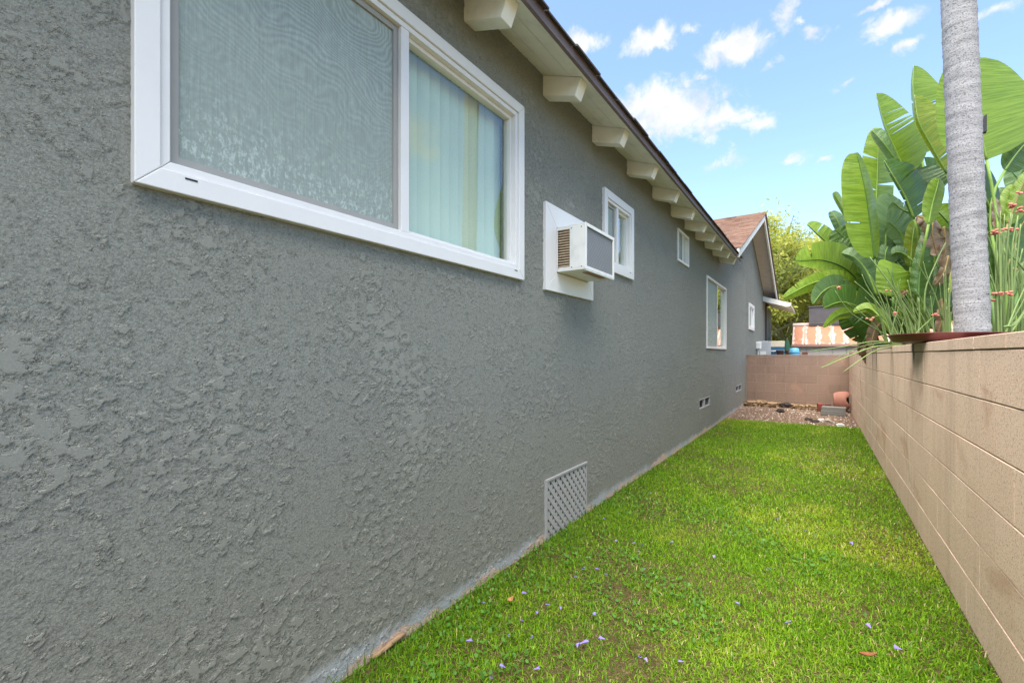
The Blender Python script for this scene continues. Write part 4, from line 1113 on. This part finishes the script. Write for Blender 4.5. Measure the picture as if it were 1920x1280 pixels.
fl = [((1866, 436, 3.5), 7), ((1876, 432, 3.5), 6), ((1901, 430, 3.55), 6), ((1905, 388, 3.6), 6), ((1896, 386, 3.6), 5), ((1918, 398, 3.6), 4), ((1870, 551, 3.35), 5), ((1886, 550, 3.35), 6), ((1862, 564, 3.4), 3), ((1901, 505, 3.5), 2), ((1915, 362, 3.7), 4)]
slipper('slipper_plant', 'dense upright green pencil stems with coral flowers right of the palm trunk', st, fl, P(1905, 640, 3.7))
st = []
def S_(pts, r=.007): st.append(([P(*p) for p in pts], r))
S_([(1690, 640, 4.3), (1660, 590, 4.3), (1628, 540, 4.3), (1616, 514, 4.3)]); S_([(1732, 628, 4.2), (1695, 570, 4.2), (1660, 520, 4.2), (1631, 482, 4.25)], .009)
S_([(1720, 632, 4.2), (1690, 570, 4.2), (1672, 520, 4.2), (1662, 500, 4.2)]); S_([(1733, 590, 4.1), (1736, 540, 4.1), (1756, 490, 4.1), (1773, 455, 4.1)], .008)
S_([(1768, 600, 4.1), (1752, 550, 4.1), (1730, 510, 4.1), (1714, 484, 4.1)]); S_([(1742, 528, 4.1), (1736, 510, 4.1), (1731, 490, 4.1)], .006)
S_([(1700, 640, 4.3), (1660, 600, 4.3), (1638, 575, 4.3), (1622, 557, 4.3)], .006); S_([(1720, 640, 4.1), (1724, 600, 4.1), (1723, 560, 4.1)], .011)
S_([(1688, 645, 4.4), (1640, 615, 4.4), (1600, 590, 4.4), (1580, 568, 4.4), (1566, 545, 4.4)], .006)
S_([(1690, 645, 4.2), (1640, 640, 4.15), (1580, 650, 4.1), (1519, 658, 4.1)], .008); S_([(1690, 648, 4.2), (1640, 650, 4.1), (1590, 668, 4.05), (1538, 690, 4.0)], .008)
S_([(1680, 650, 4.2), (1640, 658, 4.1), (1605, 680, 4.0), (1580, 698, 4.0)], .006); S_([(1690, 648, 4.3), (1650, 643, 4.2), (1600, 655, 4.15), (1548, 684, 4.1)], .006)
S_([(1710, 632, 4.0), (1730, 612, 4.0), (1745, 598, 4.0), (1752, 592, 4.0)], .005); S_([(1700, 600, 4.2), (1660, 590, 4.2), (1628, 597, 4.2)], .004)
for k in range(34):
    u = rr.uniform(1660, 1765); Z = rr.uniform(4.0, 4.7); h = rr.uniform(45, 130); ln = rr.gauss(-30, 22)
    S_([(u, 645, Z), (u + ln * .3, 645 - h * .45, Z), (u + ln * .7, 645 - h * .8, Z), (u + ln, 645 - h, Z)], rr.uniform(.0045, .008))
for k in range(10):
    u = rr.uniform(1768, 1786); Z = rr.uniform(3.9, 4.4); h = rr.uniform(60, 150)
    S_([(u, 645, Z), (u - 2, 645 - h * .5, Z), (u + rr.uniform(-8, 4), 645 - h, Z)], rr.uniform(.005, .008))
fl = [((1570, 540, 4.4), 5), ((1754, 590, 4.0), 4), ((1684, 588, 4.2), 4), ((1664, 545, 4.2), 2), ((1628, 598, 4.2), 3)]
slipper('slipper_plant', 'loose slipper plant with thin stems arching left over the block wall', st, fl, P(1715, 640, 4.3))

# ---------------------------------------------------------------- trees beyond the yard
def far_tree(label, root, H, spread, nb, nleaf, lsize, cols, seed, up=.55, grp='trees beyond the yard', sparse=1.0, name='tree', trunk_h=.22):
    r = random.Random(seed); nr = np.random.default_rng(seed); root = Vector(root)
    t = empty(name, root, label, 'tree' if name == 'tree' else 'shrub', grp)
    wood = MB(); tips = []
    th = H * trunk_h
    tp = root + Vector((r.uniform(-.2, .2), r.uniform(-.2, .2), th)); wood.tube([root - Vector((0, 0, .1)), root.lerp(tp, .5), tp], [H * .025, H * .021, H * .018], 7)
    def grow(p, d, L, rad, lev):
        q = p + d * L; mid = p.lerp(q, .5) + Vector((r.gauss(0, .06), r.gauss(0, .06), r.gauss(0, .03))) * L
        wood.tube([p, mid, q], [rad, rad * .8, rad * .62], 5, False)
        tips.append((mid, L * .4, lev)); tips.append((q, L * .5, lev))
        if lev >= 3: return
        for k in range(3 if lev < 2 else 2):
            nd = (d + Vector((r.gauss(0, .55), r.gauss(0, .55), r.gauss(.08, .35)))).normalized(); grow(q, nd, L * r.uniform(.62, .85), rad * .6, lev + 1)
    for k in range(nb):
        a = 2 * math.pi * k / nb + r.uniform(-.3, .3); u_ = r.uniform(up * .4, up * 1.7); d = Vector((math.cos(a) * spread, math.sin(a) * spread, u_)).normalized()
        grow(tp, d, H * r.uniform(.20, .30), H * .012, 0)
    wood.build('trunk', 'bark_far', t)
    tips = [q for q in tips if q[2] >= 1]
    c = np.array([list(q[0]) for q in tips]); rad = np.array([q[1] for q in tips])
    idx = nr.integers(0, len(c), nleaf); g_ = nr.normal(0, 1, (nleaf, 3)); g_[:, 2] -= .25
    p = c[idx] + g_ * (rad[idx] * .55 * sparse)[:, None]; p[:, 2] = np.maximum(p[:, 2], root.z + .3)
    a = nr.normal(0, 1, (nleaf, 3)); a /= np.linalg.norm(a, axis=1)[:, None]; b = np.cross(a, nr.normal(0, 1, (nleaf, 3))); b /= np.linalg.norm(b, axis=1)[:, None]
    ls = (lsize * (.6 + .8 * nr.random(nleaf)))[:, None]
    v = np.stack([p - a * ls, p + b * ls * .38, p + a * ls, p - b * ls * .38], 1).reshape(-1, 3); k = np.arange(nleaf)[:, None] * 4
    tr = np.concatenate([k + [0, 1, 2], k + [0, 2, 3]], 1).reshape(-1, 3)
    m_ = nr.random(len(tips))[idx][:, None] * .6 + nr.random((nleaf, 1)) * .4
    cc = np.repeat(np.array(cols[0]) * (1 - m_) + np.array(cols[1]) * m_, 4, 0)
    o = np_object('crown', v, tr, 'tree_leaf', cc); o.parent = t; o.location = -root
    return t
YG = ((.26, .30, .055), (.52, .53, .11)); MG = ((.10, .15, .03), (.24, .28, .06)); DG = ((.05, .08, .02), (.12, .14, .035))
def gp(u, Z): q = P(u, 665, Z); q.z = -.05; return q
far_tree('large feathery yellow green tree behind the gable end', gp(1478, 27), 9.4, 1.0, 9, 100000, .11, YG, 21, .75)
far_tree('second yellow green tree mostly hidden behind the paddle leaves', gp(1570, 31), 10.0, 1.0, 8, 52000, .12, YG, 22, .7)
far_tree('sparse open crowned tree showing above the shingled gable ridge', gp(1415, 25), 8.3, .8, 6, 5200, .09, MG, 23, 1.1, sparse=.8)
far_tree('thin twiggy tree standing above the yellow green crown', gp(1492, 36), 12.2, .7, 6, 5200, .10, MG, 24, 1.2, sparse=.8)
far_tree('broad pale green tree filling the gap below the yellow crown', gp(1505, 33), 6.6, 1.3, 9, 60000, .12, ((.20, .24, .04), (.40, .40, .08)), 28, .5, trunk_h=.12)
far_tree('low mid green bush left of the rusty shed', gp(1462, 20.5), 2.9, 1.2, 7, 15000, .06, MG, 25, .7, 'shrubs behind the far wall', name='shrub', trunk_h=.1)
far_tree('low mid green bush in front of the hillside behind the shed', gp(1530, 24), 3.3, 1.2, 7, 15000, .07, MG, 26, .7, 'shrubs behind the far wall', name='shrub', trunk_h=.1)
far_tree('flowering yellowish shrub beside the blue bucket', gp(1472, 16.8), 1.75, 1.0, 6, 6000, .035, ((.10, .14, .03), (.34, .30, .06)), 27, .8, 'shrubs behind the far wall', name='shrub', trunk_h=.15)
# brush on the hillside
n = 1500; hx = rng.uniform(-70, 110, n); hy = rng.uniform(50, 130, n)
hz = np.clip((hy - 48) / 100, 0, 1) ** .8 * (31 + 14 * (vnoise(hx, hy, .018, 31) - .5))
per = 60; c = np.repeat(np.stack([hx, hy, hz + .6], -1), per, 0); sz = np.repeat(rng.uniform(.8, 1.9, n), per)[:, None]
p = c + rng.normal(0, .5, c.shape) * sz; N_ = len(p); a = rng.normal(0, 1, (N_, 3)); a /= np.linalg.norm(a, axis=1)[:, None]; b = np.cross(a, rng.normal(0, 1, (N_, 3))); b /= np.linalg.norm(b, axis=1)[:, None]
v = np.stack([p - a * .28, p + b * .16, p + a * .28], 1).reshape(-1, 3); t = np.arange(N_ * 3).reshape(-1, 3)
tone = np.repeat(rng.random(n), per)[:, None]; cc = np.where(tone < .35, np.array([.20, .16, .17]), np.where(tone < .7, np.array([.12, .13, .04]), np.array([.26, .24, .06]))) * (.7 + .6 * rng.random((N_, 1)))
o = np_object('hillside_brush', v, t, 'tree_leaf', np.repeat(cc, 3, 0)); tag(o, 'grey purple and green brush covering the hillside far behind', 'brush', kind='stuff')
# ---------------------------------------------------------------- shed and things behind the far wall
SX0, SX1, SY = -.72, 3.2, 17.4
shed = empty('garden_shed', ((SX0 + SX1) / 2, SY + .8, -.05), 'low garden shed with rust streaked metal roof behind the far block wall', 'shed')
ze, zr_, yr = 1.52, 2.28, SY + .95
npn = 11; pw = (SX1 - SX0) / npn
for k in range(npn):
    xa = SX0 + .05 + k * (SX1 - SX0 - .1) / npn; xb = xa + (SX1 - SX0 - .1) / npn - .012
    m = MB(); m.box(xa, xb, SY + .08, SY + .11, -.05, ze - .02); m.build('wall_panel', 'shed_wall', shed)
m = MB(); m.box(SX0 + .06, SX1 - .06, SY + .112, SY + 1.75, -.05, ze - .03); m.build('shed_body', 'shed_wall', shed)
for k in range(npn):
    xa, xb = SX0 + k * pw, SX0 + (k + 1) * pw - .012
    m = MB(); m.prism([(SY, ze), (SY, ze + .02), (yr - .14, zr_ - .11), (yr - .14, zr_ - .13)], 'x', xa, xb); m.build('roof_panel', 'rusty_metal', shed)
    m = MB(); m.prism([(SY + .002, ze + .021), (SY + .002, ze + .055), (yr - .14, zr_ - .075), (yr - .14, zr_ - .109)], 'x', xb - .022, xb + .018); m.build('roof_rib', 'rust_rib', shed)
m = MB(); m.prism([(yr - .16, zr_ - .105), (yr - .16, zr_ - .06), (yr, zr_), (yr + .95, ze + .02), (yr + .95, ze)], 'x', SX0 - .01, SX1 + .01); m.build('ridge_cap', 'rusty_metal', shed)
m = MB(); m.box(SX0 - .02, SX1 + .02, SY - .05, SY - .002, ze - .055, ze + .012); m.build('gutter', 'gutter', shed)
q0 = P(1518, 606, 16.3); q1 = P(1582, 575, 16.3)
hood = MB(); hood.box(q0.x, q0.x + 1.15, SY + .75, SY + 1.5, zr_ - .12, zr_ + .50); hood.box(q0.x - .03, q0.x + 1.18, SY + .72, SY + 1.53, zr_ + .5005, zr_ + .53)
hood.box(q0.x - .012, q0.x + 1.162, SY + .738, SY + .7495, zr_ - .06, zr_ - .03)
tag(hood.build('metal_hood', 'steel_dark', bevel=.01), 'dark grey sheet metal box sitting on the rusty shed roof', 'metal box')

# utility boxes on the house wall
m = empty('meter_box', (-A, 14.4, 1.2), 'small pale electrical box with conduit on the far house wall', 'utility box')
b_ = MB(); b_.box(-A + .001, -A + .13, 14.32, 14.55, 1.36, 1.56); b_.build('case', 'box_pale', m, bevel=.012)
b_ = MB(); b_.box(-A + .02, -A + .11, 14.31, 14.3195, 1.38, 1.54); b_.build('cover', 'box_pale', m, bevel=.003)
b_ = MB(); b_.tube([(-A + .05, 14.42, .1), (-A + .05, 14.42, 1.359)], .022, 8); b_.build('conduit', 'box_pale', m)
m = empty('breaker_panel', (-A, 15.2, 1.0), 'larger grey electrical panel box standing out from the far house wall', 'utility box')
b_ = MB(); b_.box(-A + .001, -A + .30, 15.0, 15.35, 1.05, 1.60); b_.build('case', 'box_grey', m, bevel=.008)
b_ = MB(); b_.box(-A + .02, -A + .25, 14.988, 14.9995, 1.09, 1.57); b_.build('door', 'box_grey', m, bevel=.003)
b_ = MB(); b_.box(-A + .05, -A + .20, 14.980, 14.9875, 1.14, 1.30); b_.build('label_plate', 'box_pale', m)

# potting bench and what stands on it
bz = 1.16; bx0, bx1, by = -1.02, -.36, 15.2
bench = empty('potting_bench', ((bx0 + bx1) / 2, by + .25, -.05), 'weathered wooden bench holding pots behind the far block wall', 'bench')
for k in range(4):
    b_ = MB(); b_.box(bx0, bx1, by + .13 * k, by + .13 * k + .12, bz - .04, bz); b_.build('plank', 'wood_weathered', bench)
for xx in (bx0 + .03, bx1 - .09):
    for yy in (by + .02, by + .44):
        b_ = MB(); b_.box(xx, xx + .06, yy, yy + .06, -.05, bz - .041); b_.build('leg', 'wood_weathered', bench)
def pot(x, y, z, r, h, mat, label, cat='plant pot', grp='dark pots on the bench'):
    m = MB(); m.lathe([(r * .72, 0), (r * .95, h * .8), (r * 1.06, h * .8), (r * 1.06, h), (r * .9, h), (r * .85, h * .86)], (x, y, z), 18)
    tag(m.build('plant_pot', mat, smooth=False), label, cat, grp)
pot(-.93, 15.28, bz, .095, .17, 'pot_dark', 'dark brown pot nearest the house on the bench')
pot(-.70, 15.28, bz, .090, .17, 'brick_brown', 'reddish brown pot in the middle of the bench')
pot(-.52, 15.28, bz, .085, .17, 'pot_dark', 'dark pot beside the blue bucket on the bench')
m = empty('bucket', (-.40, 14.6, -.05), 'pale blue plastic barrel just behind the far block wall', 'barrel')
b_ = MB(); b_.lathe([(.11, 0), (.135, .4), (.13, 1.0), (.12, 1.33), (.105, 1.42), (.06, 1.44)], (-.55, 14.6, -.05), 20); b_.build('body', 'blue_plastic', m, smooth=True)
b_ = MB(); b_.lathe([(.128, 1.30), (.136, 1.31), (.136, 1.33), (.124, 1.335)], (-.55, 14.6, -.05), 20, False); b_.build('rim', 'blue_plastic', m)
m = empty('storage_cabinet', (-1.1, 16.0, -.05), 'outdoor cabinet with cream top panel and dark blue doors beside the house', 'cabinet')
b_ = MB(); b_.box(-1.30, -.86, 16.0, 16.3, -.05, 1.44); b_.build('body', 'blue_dark', m, bevel=.01)
b_ = MB(); b_.box(-1.30, -.86, 16.0, 16.3, 1.4415, 1.62); b_.build('top_panel', 'cream_board', m, bevel=.01)
b_ = MB(); b_.box(-1.30, -.86, 15.97, 15.999, 1.30, 1.34); b_.build('rail', 'box_pale', m)
m = empty('patio_umbrella', (-.80, 16.2, -.05), 'closed dark green patio umbrella beside the cream panelled cabinet', 'umbrella')
b_ = MB(); b_.tube([(-.80, 16.2, -.05), (-.80, 16.2, 1.72)], .02, 8); b_.build('pole', 'wood_weathered', m)
b_ = MB(); b_.lathe([(.10, 1.30), (.115, 1.36), (.075, 1.55), (.03, 1.70), (.008, 1.76)], (-.80, 16.2, -.05), 10); b_.build('canopy', 'umbrella_green', m)

# brick on top of the far wall
c = P(1508.5, 661, 10.2); m = MB(); x0, z0 = c.x - .055, 1.2035
m.box(x0, x0 + .11, YB + .02, YB + .12, z0, z0 + .062); tag(m.build('brick', 'brick_brown', bevel=.004), 'single dark brick lying on top of the far block wall', 'brick')

# ---------------------------------------------------------------- debris at the far end
c = G(1583, 783)
px, py = .36, 11.75
pot_ = empty('clay_pot', (px, py, .0), 'broken pink clay pot on its side in the far corner', 'pot')
m = MB(); n = 26; rows = []
for i, (t, r_) in enumerate([(0, .17), (.03, .195), (.10, .215), (.18, .222), (.24, .225)]):
    for k in range(n):
        an = 2 * math.pi * k / n; e = (.03 * math.sin(k * 5.1) + .012 * math.sin(k * 11.3)) if i == 4 else 0
        m.v.append((px - .10 + t + e, py + r_ * math.cos(an), .215 + r_ * math.sin(an))); m.uv.append((0, 0))
for i in range(4):
    for k in range(n): k2 = (k + 1) % n; m.f.append((i * n + k, i * n + k2, (i + 1) * n + k2, (i + 1) * n + k)); m.mi.append(0)
m.f.append(tuple(range(n))); m.mi.append(0)
o = m.build('shell', 'terracotta', pot_, smooth=True); md = o.modifiers.new('thick', 'SOLIDIFY'); md.thickness = .018
m = MB(); m.blob((px + .11, py, .21), (.055, .19, .19), 5, 14, 9, .16); m.build('root_ball', 'litter_dark', pot_)
def block_thing(name, mat, x, y, z, L, W, H, rot, label, cat, grp=None):
    m = MB(); m.box(-L / 2, L / 2, -W / 2, W / 2, 0, H); o = m.build(name, mat, origin=(0, 0, 0), bevel=.005); o.location = (x, y, z); o.rotation_euler.z = R(rot); WL[o.name] = Vector((x, y, z))
    return tag(o, label, cat, grp)
cb = G(1572, 785)
block_thing('concrete_paver', 'concrete_block', .24, 11.02, .005, .40, .20, .092, -2, 'lower grey concrete paver of the pair in the far corner', 'paver', 'grey pavers')
block_thing('concrete_paver', 'concrete_block', .25, 11.04, .0985, .39, .20, .072, -5, 'upper grey concrete paver of the pair in the far corner', 'paver', 'grey pavers')
block_thing('red_brick', 'brick_red', .03, 11.62, .08, .10, .20, .09, 5, 'bright red brick piece beside the broken clay pot', 'brick')
block_thing('red_brick', 'brick_brown', .03, 11.62, .0, .12, .22, .078, 0, 'dark brick lying under the bright red brick', 'brick')
block_thing('red_brick', 'brick_brown', .16, 11.66, .0, .11, .20, .165, 0, 'dull brown brick between the red brick and the clay pot', 'brick')
rr = random.Random(77)
ORD = ['first', 'second', 'third', 'fourth', 'fifth', 'sixth', 'seventh', 'eighth', 'ninth', 'last']
heap = [(-1.30, 11.95, .17, .11, .10), (-1.12, 12.05, .20, .12, .11), (-.94, 11.95, .18, .13, .09), (-.80, 12.06, .15, .11, .08), (-.64, 12.02, .13, .10, .085), (-.50, 12.05, .12, .10, .07),
        (-.36, 12.0, .12, .10, .07), (-.22, 11.95, .14, .10, .08), (-.10, 11.9, .12, .09, .07), (.0, 12.05, .10, .08, .05)]
for k, (x, y, a, b, h) in enumerate(heap):
    m = MB(); m.blob((x, y, h * .35), (a, b, h), 200 + k, 12, 7, .30)
    for j in range(9):   # ragged flakes
        ax = x + rr.uniform(-a, a); ay = y - rr.uniform(0, b); az = h * rr.uniform(.2, .9); d = Vector((rr.uniform(-1, 1), rr.uniform(-.4, .4), rr.uniform(-.25, .35))) * .09
        c = Vector((ax, ay, az)); n_ = Vector((0, -.02, .025)); m.hexa([c - d, c + d, c + d + n_, c - d + n_], [q + Vector((0, .006, .006)) for q in (c - d, c + d, c + d + n_, c - d + n_)])
    dark = k in (4, 9)
    tag(m.build('bark_clump', 'litter_dark' if dark else 'litter_bark'), f'{ORD[k]} clump from the house in the dry bark litter heaped along the far block wall', 'litter', 'litter heap along the far wall')
for k, (u, v, s, mat, lab) in enumerate([(1463, 772, .06, 'litter_dark', 'dark charred lump at the right end of the litter heap'), (1540, 790, .045, 'stone_white', 'pale pebble left of the grey pavers'), (1576, 800, .05, 'stone_white', 'white rounded stone at the edge of the lawn below the pavers'),
                                         (1528, 793, .05, 'litter_dark', 'dark twig lump in front of the pavers'), (1515, 789, .05, 'litter_dark', 'small dark clod on the dirt left of the pale pebble'), (1553, 793, .06, 'stone', 'brownish stone just below the grey pavers')]):
    p = G(u, v); m = MB(); m.blob((p.x, p.y, s * .4), (s * 1.3, s, s * .8), 300 + k, 9, 6, .22); tag(m.build('stone', mat), lab, 'stone')
# loose gravel
n = 3600; x = rng.uniform(-A + .02, B - .02, n); y = 9.22 + (rng.random(n) ** .9) * 3.0; s = .006 + .013 * rng.random(n) ** 3
oc = np.array([[1, 0, 0], [0, 1, 0], [-1, 0, 0], [0, -1, 0], [0, 0, 1]], float); jit = rng.uniform(.6, 1.3, (n, 5, 3))
zb = .005 + .035 * (vnoise(x, y, 3.0, 5) - .5) + .021 * (vnoise(x, y, 11.0, 6) - .5)
v = np.stack([x, y, zb], -1)[:, None] + oc[None] * jit * s[:, None, None]; k = np.arange(n)[:, None] * 5
t = np.concatenate([k + [0, 1, 4], k + [1, 2, 4], k + [2, 3, 4], k + [3, 0, 4]], 1).reshape(-1, 3)
r = rng.random((n, 1)); cc = np.where(r < .25, np.array([.40, .35, .29]), np.where(r < .5, np.array([.24, .17, .12]), np.array([.11, .07, .05]))) * (.7 + .6 * rng.random((n, 1)))
tag(np_object('gravel', v.reshape(-1, 3), t, 'gravel', np.repeat(cc, 5, 0)), 'loose pale gravel and chips scattered over the bare dirt', 'gravel', kind='stuff')

# ---------------------------------------------------------------- saucer on the wall
m = MB(); c = (.73, 4.02, 1.276); rx = .34
prof = [(.24, 0), (.31, .006), (.335, .040), (.345, .048), (.335, .050), (.318, .040), (.30, .018), (.2, .014)]
m.lathe(prof, (0, 0, 0), 40); o = m.build('plant_saucer', 'saucer_red', origin=(0, 0, 0), smooth=True); o.location = c; o.rotation_euler = (R(-1.5), R(1.0), 0); WL[o.name] = Vector(c)
tag(o, 'dark red shallow plastic plant saucer lying on the block wall below the palm', 'saucer')

# ---------------------------------------------------------------- fallen blossoms and leaves on the lawn
PET = [(988, 1111), (909, 1128), (1022, 1131), (1051, 1141), (1007, 1149), (977, 1159), (955, 1187), (998, 1189), (874, 1200), (1088, 1207), (1134, 1197), (1118, 1152), (1097, 1062), (1124, 1066), (1133, 1074), (1204, 1065),
       (1156, 1014), (1186, 1017), (1201, 1021), (1200, 1032), (1257, 1015), (1134, 972), (1219, 924), (947, 1250), (919, 1267), (1002, 1253), (1197, 1228), (1214, 1239), (1083, 1080), (1332, 866), (1456, 971), (1457, 996), (1507, 992),
       (1600, 1020), (1338, 1045), (1445, 1066), (1387, 1132), (1473, 1166), (1634, 1176), (1691, 1216), (1283, 1239), (1083, 1212)]
def blossom_mesh(seed):
    r = random.Random(seed); m = MB(); n = 9; L = .026; vs = []
    for i, (t, w_) in enumerate([(0, .0025), (.35, .0045), (.7, .007), (1.0, .0105)]):
        for k in range(n):
            an = 2 * math.pi * k / n; q = w_ * (1 + r.uniform(-.22, .22)); fl = .45 if i else 1
            vs.append((L * t + (r.uniform(-.004, .004) if i == 3 else 0), q * math.cos(an), q * math.sin(an) * fl + .006))
    m.add(vs, [(i * n + k, i * n + (k + 1) % n, (i + 1) * n + (k + 1) % n, (i + 1) * n + k) for i in range(3) for k in range(n)] + [tuple(range(n))])
    return m.mesh('fallen_blossom', 'petal', (0, 0, 0))
bms = [blossom_mesh(s) for s in range(5)]
for k, (u, v) in enumerate(PET):
    p = G(u, v, .03); o = link('fallen_blossom', bms[k % 5], (p.x, p.y, .024)); s = rr.uniform(.55, .95) * (1.45 if (u, v) in ((1691, 1216), (1088, 1207)) else 1)
    o.scale = (s, s, s); o.rotation_euler = (rr.uniform(-.6, .6), rr.uniform(-.5, .2), rr.uniform(0, 6.28))
    tag(o, {(1691, 1216): 'largest fallen violet blossom on the lawn close to the tan block wall', (1088, 1207): 'large fallen violet blossom in the middle of the near lawn'}.get((u, v), 'small fallen violet blossom lying on the lawn'), 'blossom', 'violet blossoms on the lawn')
def dry(u, v, L, W, rot, mat, label):
    p = G(u, v, .03); m = MB(); n = 8; vs = []; fs = []
    for i in range(n + 1):
        t = i / n; w_ = W * math.sin(math.pi * (t * .92 + .04)) ** .8
        for q in (-1, -.4, 0, .4, 1): vs.append((L * (t - .5), w_ * q, .010 * (q * q) + .012 * (t - .5) ** 2 * 4 * (1 if t > .5 else .3)))
    for i in range(n):
        for k in range(4): a = i * 5 + k; fs.append((a, a + 1, a + 6, a + 5))
    m.add(vs, fs); o = m.build('fallen_leaf', mat, origin=(0, 0, 0), smooth=True); o.location = (p.x, p.y, .028); o.rotation_euler = (.25, -.1, R(rot)); WL[o.name] = Vector(o.location)
    md = o.modifiers.new('thick', 'SOLIDIFY'); md.thickness = .0012
    tag(o, label, 'leaf')
dry(957, 1125, .030, .012, 60, 'dry_leaf', 'small curled tan dry leaf near the house foot')
dry(1628, 1228, .055, .008, 10, 'dry_leaf_red', 'narrow reddish brown dry leaf in the lawn near the block wall')
# worn stucco lip and stone at the foot of the wall
p0, p1 = G(700, 1233), G(750, 1196)
m = MB(); pts = [(-A + .010, y, .020 + .006 * math.sin(y * 30)) for y in np.linspace(p0.y - .02, p1.y + .01, 9)]
m.tube(pts, [.006, .010, .012, .010, .013, .011, .012, .010, .006], 8); tag(m.build('plaster_lump', 'litter_bark', smooth=True), 'rounded tan lump of old plaster at the foot of the stucco wall', 'plaster')
for o in list(bpy.data.objects):
    if o.type == 'MESH' and o.parent is None and 'kind' not in o and 'label' not in o: print('UNLABELLED', o.name)
